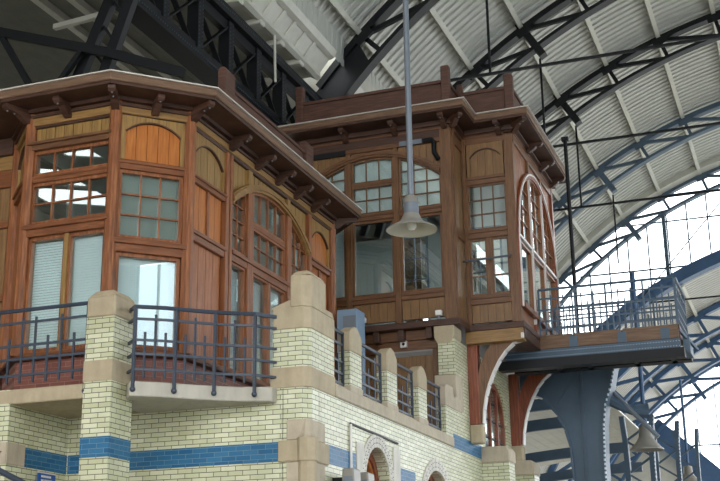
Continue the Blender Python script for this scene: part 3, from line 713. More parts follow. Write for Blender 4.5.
for v in (22.2, 23.33, 24.4): bracket(TR, tw, v, 10.54, reach=.36)
# lower beam, bay floor and lintel over the gallery door
one(TF, 'lintel_beam', tw, 'brown_h', X0, -6.1, 6.42, 6.6, -.3, -.12); one(TF, 'door_head', tw, 'brown_h', X0, -6.1, 6.24, 6.42, -.3, -.16)
for u in (-7.2, -6.73, -6.2): one(TF, 'beam_end', tw, 'dark', u - .055, u + .055, 6.4, 6.6, -.2, .02)
boards(Face((0, 20.68), (1, 0), (0, -1)), 'door_boards', tw, 'oak', -7.02, -6.2, 4.42, 6.16, 0, 5); boards(Face((0, 20.72), (1, 0), (0, -1)), 'wall_boards', tw, 'oak', X0, -7.1, 4.42, 6.25, 0, 10)
for u in (-7.06, -6.16): one(TF, 'door_post', tw, 'brown', u - .05, u + .05, 4.42, 6.25, -.34, -.2)
one(TB, 'bay_beam', tw, 'ochre_h', X1 - .05, X2 + .02, 6.38, 6.6, -.2, .05); one(TR, 'bay_edge_beam', tw, 'dark', 21.1, 24.62, 6.42, 6.6, -.2, .05)
MB().box(X1, X2, 21.1, 24.8, 6.56, 6.62).build('bay_floor', 'dark', tw)
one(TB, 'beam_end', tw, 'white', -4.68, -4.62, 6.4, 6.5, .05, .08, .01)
# braces
for y, z0, lab in ((21.2, 0, 'front curved timber brace under the tower bay, nearest the gallery'), (24.35, 0, 'rear curved timber brace under the tower bay, beside the iron column')):
    t = thing('timber_brace', (-5.62, y + .09, 4.6), lab, 'brace', 'curved braces under the tower bay')
    MB().box(XG - .0, -5.54, y, y + .18, 4.93, 6.4).build('post', 'redpost', t, bevel=.01)
    MB().box(XG - .0, -5.5, y - .02, y + .22, 4.6, 4.93).build('corbel', 'stone', t, bevel=.02)
    P = [(-5.5, 4.95), (-5.48, 5.2), (-5.43, 5.45), (-5.37, 5.65), (-5.27, 5.88), (-5.15, 6.09), (-5.03, 6.24), (-4.88, 6.37), (-4.72, 6.42)]
    Q = [(-5.56, 4.95), (-5.56, 5.2), (-5.56, 5.5), (-5.55, 5.8), (-5.5, 6.02), (-5.4, 6.22), (-5.3, 6.36), (-5.1, 6.42), (-4.9, 6.42)]
    b = MB()
    for (a, c), (d, e) in zip(zip(P, P[1:]), zip(Q, Q[1:])):
        b.hexa([(a[0], y + .02, a[1]), (c[0], y + .02, c[1]), (e[0], y + .02, e[1]), (d[0], y + .02, d[1]), (a[0], y + .16, a[1]), (c[0], y + .16, c[1]), (e[0], y + .16, e[1]), (d[0], y + .16, d[1])])
    b.build('curved_brace', 'redpost' if y > 22 else 'brown', t)
    b = MB()
    for a, c in zip(P, P[1:]): b.bar((a[0] + .006, y + .09, a[1] - .004), (c[0] + .006, y + .09, c[1] - .004), .15, .012, (0, 1, 0))
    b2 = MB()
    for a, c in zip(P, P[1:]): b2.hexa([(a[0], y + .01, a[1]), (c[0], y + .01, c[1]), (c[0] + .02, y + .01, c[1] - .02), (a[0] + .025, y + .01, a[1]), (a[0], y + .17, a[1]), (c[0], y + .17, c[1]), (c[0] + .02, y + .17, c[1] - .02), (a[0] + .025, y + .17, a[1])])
    b2.build('brace_glare_strip', 'white', t)  # white strip paints the sky glare on the curved underside
# roof parapet of the tower
tp = thing('roof_parapet', (-6.6, 21, 10.7), 'dark boarded parapet with stub posts around the tall tower roof', 'parapet')
def prun(x0, y0, x1, y1, z):
    MB().bar((x0, y0, (10.7 + z - .06) / 2), (x1, y1, (10.7 + z - .06) / 2), .06, z - .06 - 10.7).build('parapet_board', 'parapet', tp)
    MB().bar((x0, y0, z - .03), (x1, y1, z - .03), .13, .06).build('coping', 'parapet', tp)
def ppost(x0, x1, y0, y1, z): MB().box(x0, x1, y0, y1, 10.7, z).build('post', 'parapet', tp, bevel=.02)
prun(-8.6, 20.36, -5.8, 20.36, 11.31); prun(-5.7, 20.45, -5.7, 21.0, 11.28); prun(-5.6, 21.06, -4.75, 21.06, 11.3); prun(-4.66, 21.1, -4.66, 24.5, 11.3); prun(-8.7, 20.4, -8.7, 24.5, 11.3)
ppost(-8.76, -8.6, 20.28, 20.44, 11.66); ppost(-5.79, -5.63, 20.28, 20.44, 11.6); ppost(-5.68, -5.56, 20.98, 21.1, 11.48); ppost(-4.75, -4.58, 20.98, 21.14, 11.54)

# ------------------------------------------------------------------ small fittings
t = thing('metal_cabinet', (-7.25, 19.2, 4.4), 'blue grey metal cabinet on the gallery behind the corner pier', 'cabinet')
MB().box(-7.42, -7.05, 19.0, 19.4, 4.4, 6.72).build('body', 'cab', t, bevel=.01); MB().box(-7.3, -7.06, 18.985, 19.0, 4.7, 6.6).build('door', 'galv', t); MB().box(-7.1, -7.08, 18.97, 18.99, 5.6, 5.75).build('handle', 'iron', t)
def floodlight(x, lab):
    t = thing('floodlight', (x, 20.28, 6.72), lab, 'light', 'small lights on the tower sill')
    MB().box(x - .07, x + .05, 20.3, 20.38, 6.78, 6.88).build('housing', 'white', t, bevel=.01); MB().box(x - .055, x + .035, 20.29, 20.3, 6.79, 6.87).build('lens', 'bulb', t); MB().box(x - .03, x + .01, 20.33, 20.36, 6.72, 6.78).build('bracket', 'galv', t)
floodlight(-7.42, 'small white floodlight on the tower sill above the metal cabinet'); floodlight(-5.98, 'small white floodlight on the tower sill above the brick pier')
t = thing('security_camera', (-6.72, 20.42, 6.3), 'small square white camera with dark lens on the door lintel', 'camera')
MB().box(-6.78, -6.66, 20.5, 20.56, 6.3, 6.42).build('housing', 'white', t); MB().ball((-6.72, 20.5, 6.36), .028).build('lens', 'iron', t)
t = thing('pendant_lamp', (-4.6, 14.5, 6.43), 'large grey bell shaped pendant lamp on a long pole before the tower', 'lamp')
C0 = (-4.6, 14.5, 0)
MB().tube([(-4.6, 14.5, 6.98), (-4.6, 14.5, 17.0)], .04, 10).build('pole', 'galv', t, True)
MB().lathe([(.02, 6.99), (.06, 6.98), (.095, 6.94), (.105, 6.87)], C0).build('cap', 'lamp', t, True)
MB().lathe([(.1, 6.87), (.1, 6.74), (.105, 6.72)], C0).build('collar', 'galv', t, True)
MB().lathe([(.105, 6.72), (.13, 6.66), (.17, 6.605), (.225, 6.57), (.325, 6.525), (.335, 6.505), (.33, 6.505)], C0, 40).build('shade', 'lamp', t, True)
MB().lathe([(.331, 6.503), (.315, 6.518), (.22, 6.555), (.16, 6.59), (.12, 6.65), (.09, 6.71), (.001, 6.71)], C0, 40).build('reflector', 'lampin', t, True)
MB().lathe([(.001, 6.5), (.04, 6.51), (.065, 6.55), (.06, 6.6), (.04, 6.66), (.035, 6.7)], C0, 16).build('bulb', 'bulb', t, True)
def far_lamp(x, y, z, zt, lab):
    t = thing('pendant_lamp', (x, y, z), lab, 'lamp')
    c = (x, y, z)
    MB().tube([(x, y, z + .5), (x, y, zt)], .05, 8).build('pole', 'hazeblue', t, True)
    MB().lathe([(.02, .55), (.13, .53), (.15, .28), (.2, .2), (.3, .08), (.37, .02), (.37, 0), (.3, .04), (.001, .2)], c, 24).build('shade', 'lamp', t, True)
far_lamp(-3.38, 27, 5.02, 9.0, 'small bell shaped pendant lamp hanging past the end of the steel balcony'); far_lamp(-4.15, 44, 5.95, 9.5, 'tiny bell shaped pendant lamp low between the distant columns')
t = thing('cable_conduit', (-5.71, 15.6, 3.4), 'thin pale conduit bent around the arched doorway on the brick wall', 'conduit')
MB().tube([(XG + .02, 15.1, 2.6), (XG + .02, 15.1, 4.12)], .02, 8).build('riser', 'white', t); MB().bar((XG + .015, 15.1, 4.13), (XG + .015, 17.07, 4.1), .02, .025).build('cable', 'iron', t)
for y, lab in ((14.5, 'grey loudspeaker box on the wall nearer the corner quoin'), (15.02, 'grey loudspeaker box on the wall nearer the arched doorway')):
    t = thing('loudspeaker', (-5.5, y, 3.0), lab, 'loudspeaker', 'loudspeakers by the arched doorway')
    MB().prism([(-5.58, y - .12, 3.0), (-5.38, y - .12, 3.0), (-5.41, y - .12, 3.46), (-5.56, y - .12, 3.46)], (0, .26, 0)).build('housing', 'lamp', t, bevel=.015); MB().box(-5.75, -5.6, y - .02, y + .04, 3.3, 3.36).build('bracket', 'iron', t); MB().box(-5.54, -5.42, y - .13, y - .12, 3.05, 3.36).build('grille', 'galv', t)
t = thing('wall_sign', (-9.08, 13.23, 3.2), 'small blue enamel sign with two lines of white lettering', 'sign')
FL.box(MB(), 13.05, 13.42, 3.15, 3.46, .02, .04).build('plate', 'signblue', t); FL.box(MB(), 13.05, 13.42, 3.455, 3.47, .018, .043).build('top_edge', 'white', t)
for z, u0, wds in ((3.405, 13.11, (.03, .02, .024, .02, .028, .02, .024)), (3.355, 13.11, (.024, .02)), (3.355, 13.18, (.024, .02, .026, .02, .024, .02))):
    b = MB(); u = u0
    for wd in wds: FL.box(b, u, u + wd, z, z + .026, .04, .043); u += wd + .007
    b.build('lettering', 'white', t)
t = thing('stair_handrail', (-8.6, 11.5, 0), 'sloping dark blue stair handrail in front of the lower brickwork', 'handrail')
MB().tube([(-9.6, 11.5, 3.78), (-8.0, 11.5, 3.04), (-7.6, 11.5, 2.86)], .035, 8).build('rail', 'rail', t, True)
for x in (-9.4, -7.7): MB().tube([(x, 11.5, 0), (x, 11.5, 3.0 if x > -8 else 3.68)], .03, 8).build('post', 'rail', t, True)

# ------------------------------------------------------------------ steel balcony beside the tower
sb = thing('steel_balcony', (-3.4, 23, 6.1), 'dark steel balcony deck with timber edge projecting from the tower bay', 'balcony')
MB().box(-4.63, -2.05, 22.4, 24.0, 6.62, 6.68).build('deck', 'dark', sb)
for x0, x1 in ((-4.62, -4.0), (-3.96, -3.1), (-3.06, -2.06)): MB().box(x0, x1, 22.36, 22.42, 6.44, 6.7).build('edge_board', 'fascia', sb, bevel=.008)
for x in (-3.98, -3.08, -2.3):
    MB().box(x - .08, x + .08, 22.34, 22.36, 6.44, 6.64).build('bolt_plate', 'column', sb)
MB().box(-2.08, -2.04, 22.4, 24.0, 6.44, 6.7).build('edge_board', 'parapet', sb)
b = MB(); b.box(-5.3, -2.05, 22.38, 22.46, 6.26, 6.44); b.box(-5.3, -2.05, 23.7, 23.8, 6.4, 6.5); b.build('web_plate', 'column', sb)
b = MB(); b.box(-5.42, -1.98, 22.28, 22.56, 6.08, 6.25); b.build('bottom_flange', 'iron', sb); MB().box(-5.42, -1.98, 23.6, 23.9, 6.26, 6.4).build('bottom_flange', 'iron', sb)
b = MB()
for i in range(64): b.ball((-5.28 + i * .051, 22.375, 6.39), .009, 4); b.ball((-5.28 + i * .051, 22.375, 6.3), .009, 4)
b.build('rivets', 'rivet', sb)['kind'] = 'stuff'
for x in (-4.5, -3.9, -3.0, -2.3): MB().box(x - .05, x + .05, 22.4, 23.9, 6.26, 6.6).build('joist', 'iron', sb)
MB().bar((-2.06, 22.4, 6.6), (-1.8, 22.9, 6.3), .05, .05).build('end_strut', 'column', sb); MB().box(-2.02, -1.9, 22.6, 23.2, 6.2, 6.5).build('end_plate', 'column', sb)
ZB = (7.6, 7.42, 7.2, 6.98, 6.82)
railing([(-4.6, 22.4), (-2.07, 22.42)], 'front iron railing of the steel balcony facing the viewer', 'pststsptstspststsptstsp', ZB, 6.68, mount=False, m='column')
railing([(-4.6, 23.95), (-2.07, 23.97)], 'rear iron railing of the steel balcony seen through the front one', 'pststsptstspststsptstsp', ZB, 6.68, mount=False, m='column')
railing([(-2.05, 22.42), (-2.05, 23.95)], 'end iron railing of the steel balcony away from the tower', 'tststststp', ZB, 6.68, mount=False, m='column')
t = thing('signal_pole', (-4.05, 23.3, 6.68), 'thin dark pole rising from the steel balcony past the tower eaves', 'pole')
MB().tube([(-4.05, 23.3, 6.6), (-4.05, 23.3, 11.0)], .04, 8).build('shaft', 'iron', t, True); MB().box(-4.12, -3.98, 23.25, 23.35, 10.92, 11.0).build('clamp', 'iron', t)

# ------------------------------------------------------------------ train shed roof
CX, CZ, RT, RB, RC = 1.96, 3.3, 14.6, 13.97, 14.82
TY = {1: 22.7, 2: 27.6, 3: 32.3, 4: 38.6, 5: 44.4}
def RP(th, r, y, cx=CX, cz=CZ): return V((cx + r * math.cos(th), y, cz + r * math.sin(th)))
rad = math.radians
TH0 = PI - math.acos(11.26 / 14.6) ; KP = rad(121.5); DT = rad(6.3)
def truss(y, label, cx, cz, rt, rb, th0, th1, kp, m, king=True, wide=.14, group='arched roof trusses', k_=1.0):
    base = RP(th0, rb, y, cx, cz)
    t = thing('roof_truss', tuple(base), label, 'roof truss', group)
    N = 40; ths = [th0 + (th1 - th0) * i / N for i in range(N + 1)]
    for nm, r, h in (('top_chord', rt, .15 * k_), ('bottom_chord', rb, .09 * k_)):
        b = MB(); 
        for i in range(N):
            b.hexa([RP(ths[i], r - h / 2, y - wide, cx, cz), RP(ths[i + 1], r - h / 2, y - wide, cx, cz), RP(ths[i + 1], r - h / 2, y + wide, cx, cz), RP(ths[i], r - h / 2, y + wide, cx, cz),
                    RP(ths[i], r + h / 2, y - wide, cx, cz), RP(ths[i + 1], r + h / 2, y - wide, cx, cz), RP(ths[i + 1], r + h / 2, y + wide, cx, cz), RP(ths[i], r + h / 2, y + wide, cx, cz)])
        b.build(nm, m, t)
    k = 0; a = kp
    while a + DT < max(th0, th1): a += DT
    nodes = []
    while a > min(th0, th1): nodes.append(a); a -= DT
    for i, a in enumerate(nodes):
        rad_ = RP(a, 1, 0, 0, 0)
        kg = king and abs(a - kp) < 1e-6
        MB().bar(RP(a, rb - (.3 if kg else 0), y, cx, cz), RP(a, rt + (.2 if kg else 0), y, cx, cz), .18 if kg else .1 * k_, .26 if kg else .1 * k_, (0, 1, 0)).build('king_post' if kg else 'web_post', m, t)
        if i + 1 < len(nodes): MB().bar(RP(a, rt, y, cx, cz), RP(nodes[i + 1], rb, y, cx, cz), .1 * k_, .1 * k_, (0, 1, 0)).build('web_diagonal', m, t)
        MB().bar(RP(a, rt - .1, y - wide - .01, cx, cz) - V((math.sin(a), 0, -math.cos(a))) * .22, RP(a, rt - .1, y - wide - .01, cx, cz) + V((math.sin(a), 0, -math.cos(a))) * .22, .02, .22, RP(a, 1, 0, 0, 0)).build('gusset_plate', m, t)
    return t
TL = {1: 'black arched roof truss springing from the lattice girder just behind the tower', 2: 'black arched roof truss crossing above the tower bay parapet, second from the girder end',
      3: 'black arched roof truss third in the row, above the tower eaves end', 4: 'slate arched roof truss just before the white glazed gable', 5: 'slate arched truss framing the white glazed gable'}
for i in TY: truss(TY[i], TL[i], CX, CZ, RT, RB, TH0 - .01, rad(58), KP, 'iron' if i < 4 else 'column')  # the two farther trusses take the haze tinted slate
b = MB().prism([RP(TH0 - .0, RB, TY[1] - .06), RP(TH0 - .085, RB, TY[1] - .06), RP(TH0 - .1, RT, TY[1] - .06), RP(TH0, RT, TY[1] - .06)], (0, .12, 0))
o = b.build('foot_plate', 'iron'); tag(o, 'black steel foot plate where the first roof truss meets the lattice girder', 'steel plate')
# ribbed cladding: ribs run along the arch
def cladding(y0, y1, pitch, depth, rc, cx, cz, th0, th1, N, foot, name):
    ths = [th0 + (th1 - th0) * i / N for i in range(N + 1)]
    ys = []; y = y0
    while y < y1:
        for f, d in ((0, 0), (.45, 0), (.55, depth), (.9, depth), (1, 0))[:4]: ys.append((y + f * pitch, d))
        y += pitch
    vs = []; fs = []
    prof = list(foot)
    for (y, d) in ys:
        for x, z in prof: vs.append((x, y, z + d * .7))
        for a in ths: p = RP(a, rc + d, y, cx, cz); vs.append(tuple(p))
    n = len(prof) + N + 1
    for i in range(len(ys) - 1):
        for j in range(n - 1): fs.append((i * n + j, i * n + j + 1, (i + 1) * n + j + 1, (i + 1) * n + j))
    return MB().add(vs, fs).build(name, 'roof')
o = cladding(13, 44.6, .27, .045, RC, CX, CZ, PI - math.acos((CX + 8.58) / RC), rad(41.5), 44, [(-8.62, 13.06)], 'ceiling'); struct(o, 'pale ribbed sheet cladding of the high train shed vault')
b = MB(); N = 30; a0, a1 = PI - math.acos((CX + 9.3) / RC), rad(41.5)
for i in range(N):
    a, c = a0 + (a1 - a0) * i / N, a0 + (a1 - a0) * (i + 1) / N
    b.add([RP(a, RC, -12), RP(c, RC, -12), RP(c, RC, 13), RP(a, RC, 13)], [(0, 1, 2, 3)])
struct(b.build('ceiling', 'roof'), 'pale roof of the train shed over the near platforms')
k = 0; NAMES = {3: 'cream purlin closest to the lattice girder gutter', 2: 'cream purlin second up from the lattice girder gutter', 1: 'cream purlin just below the king posts', 0: 'cream purlin carried by the king posts', -1: 'cream purlin one above the king posts', -2: 'cream purlin two above the king posts', -3: 'cream purlin three above the king posts', -4: 'cream purlin four above the king posts', -5: 'cream purlin highest up near the top edge'}
for i in range(2, -6, -1):
    a = KP + DT * i
    p, q2 = RP(a, RC - .1, 13), RP(a, RC - .1, 44.4)
    o = MB().bar(p, q2, .12, .2, RP(a, 1, 0, 0, 0)).build('purlin', 'purlin'); tag(o, NAMES[i], 'purlin', 'roof purlins of the high vault')
# hanger rods and ties
def tie(y, z, x0, x1, lab):
    o = MB().bar((x0, y, z), (x1, y, z), .055, .055).build('tie_rod', 'iron'); tag(o, lab, 'tie rod', 'tie rods across the shed')
tie(22.7, 12.4, -9.2, 6, 'long dark tie rod passing just over the tower parapet posts'); tie(27.6, 12.52, -9.2, 6, 'long dark tie rod level with the tower eaves corner')
tie(32.3, 12.46, -9.2, 6, 'long dark tie rod crossing just above the gable arch'); tie(44.4, 12.5, -9.0, 3, 'long dark tie rod across the glazed gable') 
def hang(x, y, z0, z1, lab):
    o = MB().tube([(x, y, z0), (x, y, z1)], .03, 6).build('hanger_rod', 'iron'); tag(o, lab, 'hanger rod', 'vertical hanger rods')
hang(-5.4, 22.7, 12.4, 15.0, 'vertical hanger rod coming down behind the tower parapet post'); hang(-5.28, 27.6, 12.5, 14.9, 'vertical hanger rod dropping from a king post to the tower eaves'); hang(-5.28, 32.3, 12.45, 14.9, 'vertical hanger rod of the third truss beside the signal pole'); hang(-5.25, 38.6, 12.5, 14.85, 'vertical hanger rod of the truss before the gable')
o = MB().tube([(-1.2, 40.5, 15.6), (-5.9, 41.6, 11.0)], .02, 6).build('cross_brace_rod', 'iron'); tag(o, 'thin slanting bracing rod with turnbuckle in front of the gable arch', 'bracing rod')

# lattice girder along the left springing
GX = -9.3
lg = thing('lattice_girder', (GX, 20, 10.85), 'huge black riveted lattice girder above the cabin roof', 'girder')
MB().box(GX - .2, GX + .2, 9, 45, 12.2, 12.4).build('top_chord', 'iron', lg); MB().box(GX - .05, GX + .08, 9, 45, 12.0, 12.2).build('top_angle', 'iron', lg)
MB().box(GX - .2, GX + .2, 9, 45, 10.85, 11.03).build('bottom_chord', 'iron', lg); MB().box(GX - .05, GX + .08, 9, 45, 11.03, 11.22).build('bottom_angle', 'iron', lg)
ys = [14.7 + 1.2 * i for i in range(-2, 10)]
for a, c in zip(ys, ys[1:]):
    MB().box(GX - .1, GX + .12, a - .1, a + .1, 11.0, 12.2).build('web_post', 'iron', lg)
    MB().bar((GX + .05, a, 11.1), (GX + .05, c, 12.15), .03, .1, (1, 0, 0)).build('web_diagonal', 'iron', lg); MB().bar((GX - .02, a, 12.15), (GX - .02, c, 11.1), .03, .1, (1, 0, 0)).build('web_diagonal', 'iron', lg)
b = MB()
for i in range(130):
    y = 14 + i * .075
    for z in (10.94, 12.3): b.box(GX + .2, GX + .212, y - .012, y + .012, z - .012, z + .012)
for a in ys:
    for j in range(15): b.box(GX + .12, GX + .13, a - .07, a - .05, 11.08 + j * .075, 11.1 + j * .075); b.box(GX + .12, GX + .13, a + .05, a + .07, 11.08 + j * .075, 11.1 + j * .075)
b.build('rivets', 'rail', lg)['kind'] = 'stuff'
# cream boxed gutter over the girder
gb = thing('boxed_gutter', (-8.8, 20, 12.4), 'cream panelled gutter box running between girder and ribbed roof', 'gutter')
MB().prism([(-9.1, 10, 12.62), (-8.95, 10, 12.52), (-8.86, 10, 12.56), (-8.9, 10, 12.72), (-9.1, 10, 12.74)], (0, 11.9, 0)).build('lower_moulding', 'soffit', gb)
MB().prism([(-8.95, 10, 12.62), (-8.62, 10, 13.02), (-8.66, 10, 13.08), (-9.0, 10, 12.68)], (0, 11.9, 0)).build('panel_board', 'soffit', gb)
MB().prism([(-8.66, 10, 12.94), (-8.56, 10, 12.98), (-8.5, 10, 13.12), (-8.66, 10, 13.14)], (0, 11.9, 0)).build('upper_moulding', 'soffit', gb)
for i in range(15):
    y = 14 + i * .5
    MB().hexa([(-8.93, y, 12.6), (-8.64, y, 12.95), (-8.64, y + .1, 12.95), (-8.93, y + .1, 12.6), (-8.96, y, 12.64), (-8.67, y, 12.99), (-8.67, y + .1, 12.99), (-8.96, y + .1, 12.64)]).build('panel_rib', 'soffit', gb)
for i in range(8):
    y = 14.2 + i * .95; MB().box(-9.25, -8.9, y, y + .22, 12.46, 12.58).build('bracket_block', 'soffit', gb, bevel=.02)
MB().box(-9.6, -9.1, 10, 21.9, 12.62, 12.66).build('cover_board', 'soffit', gb)
MB().prism([(-9.6, 23.0, 12.42), (-9.0, 23.0, 12.45), (-8.6, 23.0, 13.02), (-8.6, 23.0, 13.7), (-9.6, 23.0, 13.7)], (0, 21.2, 0)).build('rear_gutter', 'soffit', gb)
MB().box(-9.95, -9.36, 21.4, 44, 12.43, 14.0).build('rear_board', 'soffit', gb)
o = MB().tube([(-8.9, 19.6, 12.5), (-8.9, 19.62, 11.9), (-8.88, 19.6, 11.5)], .025, 6).build('hanging_chain', 'soffit'); tag(o, 'pale chain hanging from the gutter box over the girder', 'chain')
# raking column and side truss under the girder
rc = thing('raking_column', (-9.8, 14.6, 9.3), 'black lattice column raking down from the girder behind the cabin roof', 'column')
LG = (((-9.4, 14.6, 10.9), (-10.05, 14.6, 9.3)), ((-9.02, 14.6, 10.9), (-9.56, 14.6, 9.3)))
for a, c in LG: MB().bar(a, c, .17, .13, (0, 1, 0)).build('leg', 'iron', rc)
for i in range(4):
    k = i / 4; a, c, d, e = V(LG[0][0]), V(LG[0][1]), V(LG[1][0]), V(LG[1][1])
    MB().bar(a.lerp(c, k), d.lerp(e, k + .25), .04, .05, (0, 1, 0)).build('lacing_bar', 'iron', rc)
st_ = thing('side_roof_truss', (-10, 14.4, 9.3), 'dark truss of the low side roof above the cabin corner', 'roof truss')
from_px = [((-10.3, 12.4, 9.6), (-9.2, 14.6, 9.95)), ((-9.2, 14.6, 9.95), (-9.0, 17.6, 10.8))]
MB().bar((-11.7, 14.4, 10.72), (-9.3, 14.4, 9.86), .1, .14).build('tie_beam', 'iron', st_)
MB().bar((-9.3, 14.4, 9.86), (-8.0, 14.4, 9.3), .1, .14).build('tie_beam', 'iron', st_)
MB().bar((-11.29, 14.4, 10.55), (-10.5, 14.4, 9.3), .08, .09).build('strut', 'iron', st_); MB().bar((-10.3, 14.4, 9.3), (-9.72, 14.4, 10.02), .08, .08).build('strut', 'iron', st_)
# dark boarded side roof
def az(x): return 12.42 + (-9.3 - x) * .19
b = MB()
def strip(x0, x1, y0, y1): b.hexa([(x1, y0, az(x1)), (x0, y0, az(x0)), (x0, y1, az(x0)), (x1, y1, az(x1)), (x1, y0, az(x1) + .05), (x0, y0, az(x0) + .05), (x0, y1, az(x0) + .05), (x1, y1, az(x1) + .05)])
x = -9.3
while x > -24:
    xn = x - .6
    if -23.4 < xn < -20.5: strip(x - .012, xn, -2.3, 46); strip(x - .012, xn, -25, -6.2); strip(x - .012, xn, -4.4, -4.0)  # gaps here and in the next branch: unseen, shaped for cabin window reflections
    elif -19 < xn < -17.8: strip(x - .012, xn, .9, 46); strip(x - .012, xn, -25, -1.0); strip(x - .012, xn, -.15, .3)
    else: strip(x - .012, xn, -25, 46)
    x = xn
struct(b.build('ceiling', 'aisle'), 'dim boarded underside of the low side roof with two unseen openings shaped for window reflections')
for x, lab in ((-10.6, 'dim cream beam of the side roof nearest the girder'), (-12.1, 'dim cream beam of the side roof in the middle'), (-12.9, 'dim cream beam of the side roof farthest from the girder')):
    z = az(x)
    o = MB().box(x - .07, x + .07, 8, 40, z - .16, z).build('roof_beam', 'soffit'); tag(o, lab, 'beam', 'beams of the side roof')
o = MB().bar((-12.85, 18.0, 12.66), (-11.75, 17.9, 12.66), .1, .1).build('cross_beam', 'soffit'); tag(o, 'short cream cross beam between side roof beams', 'beam')
struct(MB().box(-24.4, -24.2, -25, 60, 0, 15.5).build('wall_left', 'aisle'), 'far side wall beyond the side roof')

# ------------------------------------------------------------------ gable and lower vault
LX, LZ, LR = 1.96, .5, 14.2
def gtop(x): return CZ + math.sqrt(max(.01, RB ** 2 - (x - CX) ** 2))
def gbot(x): return LZ + math.sqrt(max(.01, LR ** 2 - (x - LX) ** 2))
GY = 44.4
FGB = Face((0, GY), (1, 0), (0, -1))
b = MB(); FGB.fill(b, -9.0, 7, gbot, gtop, -.01, .01, 60)
g = b.build('window_1', 'clear'); struct(g, 'white sky seen through the glazed gable')
b = MB(); x = -8.6; k = 0
while x < 6: FGB.box(b, x - .025, x + .025, gbot(x), gtop(x), -.04, .04); x += .74
FGB.box(b, -7.5, 7, 13.72, 13.77, -.04, .04); FGB.box(b, -4.33, -4.2, gbot(-4.26), gtop(-4.26) , -.06, .06); FGB.box(b, -6.3, 0, 15.5, 15.54, -.04, .04)
g2 = b.build('window_frame', 'column'); struct(g2, 'dark glazing bars of the gable')
b = MB()
for i in range(40):
    a, c = TH0 + (rad(58) - TH0) * i / 40, TH0 + (rad(58) - TH0) * (i + 1) / 40
    b.hexa([RP(t_, r_, yy) for r_ in (14.64, 14.86) for t_, yy in ((a, GY - .7), (c, GY - .7), (c, GY + .3), (a, GY + .3))])
tag(b.build('gable_fascia', 'soffit'), 'pale curved fascia along the roof edge above the gable truss', 'fascia')
b = MB(); N = 50
ths = [rad(150) + (rad(50) - rad(150)) * i / N for i in range(N + 1)]
for i in range(N):
    q8 = []
    for r in (LR - .32, LR + .12):
        for a, yy in ((ths[i], GY - .25), (ths[i + 1], GY - .25), (ths[i + 1], GY + .25), (ths[i], GY + .25)): q8.append(RP(a, r, yy, LX, LZ))
    b.hexa(q8)
o = b.build('gable_arch', 'hazeblue'); tag(o, 'broad haze blue arch rib along the bottom of the glazed gable', 'arch rib')
LC = 13.95
o = cladding(44.5, 60.6, .3, .045, LC, LX, LZ, rad(158), rad(50), 40, [], 'ceiling'); struct(o, 'pale ribbed cladding of the lower far vault')
for yy, lab in ((49.8, 'haze blue arched truss of the lower vault just beyond the gable arch'), (55.2, 'haze blue arched truss in the middle of the lower vault'), (60.0, 'haze blue arched truss at the far open end of the lower vault')):
    truss(yy, lab, LX, LZ, 13.8, 12.95, rad(157), rad(55), rad(121), 'hazeblue', king=True, wide=.16, group='trusses of the lower vault', k_=1.35)
for i, lab in zip(range(4, -2, -1), ('lowest purlin of the far vault', 'second lowest purlin of the far vault', 'third lowest purlin of the far vault', 'fourth purlin up in the far vault', 'fifth purlin up in the far vault', 'uppermost visible purlin of the far vault')):
    a = rad(121) + DT * i
    o = MB().bar(RP(a, LC - .08, 44.6, LX, LZ), RP(a, LC - .08, 60.3, LX, LZ), .12, .16, RP(a, 1, 0, 0, 0)).build('purlin', 'purlin'); tag(o, lab, 'purlin', 'purlins of the lower vault')
o = MB().bar((-7.2, 60.2, 10.2), (-2.5, 60.2, 5.7), .3, 1.0, (0, 0, 1)).build('raking_beam', 'hazeblue'); tag(o, 'broad haze blue beam raking down at the far open end of the vault', 'beam')
ow = thing('end_screen', (-2, 60.6, 0), 'glazing bars of the far open end screen', 'glazing')
for i in range(9): MB().box(-6 + i * .9, -5.95 + i * .9, 60.5, 60.56, 0, LZ + math.sqrt(13.4 ** 2 - (-6 + i * .9 - LX) ** 2)).build('glazing_bar', 'hazeblue', ow)
for z in (7.2, 9.2): MB().box(-7, 3, 60.5, 60.56, z, z + .06).build('glazing_bar', 'hazeblue', ow)

b = MB()  # side screen stands out of view, laid out for reflections in the cabin
for i in range(40): b.box(13.1, 13.2, .8 + i * .8, .86 + i * .8, 0, 13.1)
for z in (0, 4.5): b.box(13.1, 13.2, .8, 33, z, z + .15)
struct(b.build('reflection_screen', 'column'), 'glazing bars of the unseen side screen, set out for window reflections')
struct(MB().box(13.14, 13.16, .8, 28, 0, 13.1).build('reflection_screen', 'sideglass'), 'grey tinted panes added to the unseen side screen to dim reflections')  # panes added to weaken the white reflection in the chamfer window
struct(MB().box(13.0, 13.3, -12, .8, 0, 13.2).build('reflection_blocker', 'aisle'), 'added unseen boarding that blocks part of a window reflection')  # added out of view to keep sky off one third of that window
o = MB().prism([(-12, 60.75, 14.6), (-7.2, 60.75, 10.0), (-2.5, 60.75, 5.5), (3, 60.75, 5.5), (3, 60.75, 0), (-12, 60.75, 0)], (0, .1, 0)).build('gable_boarding', 'soffit'); tag(o, 'grey boarded gable below the raking haze blue beam', 'gable wall')
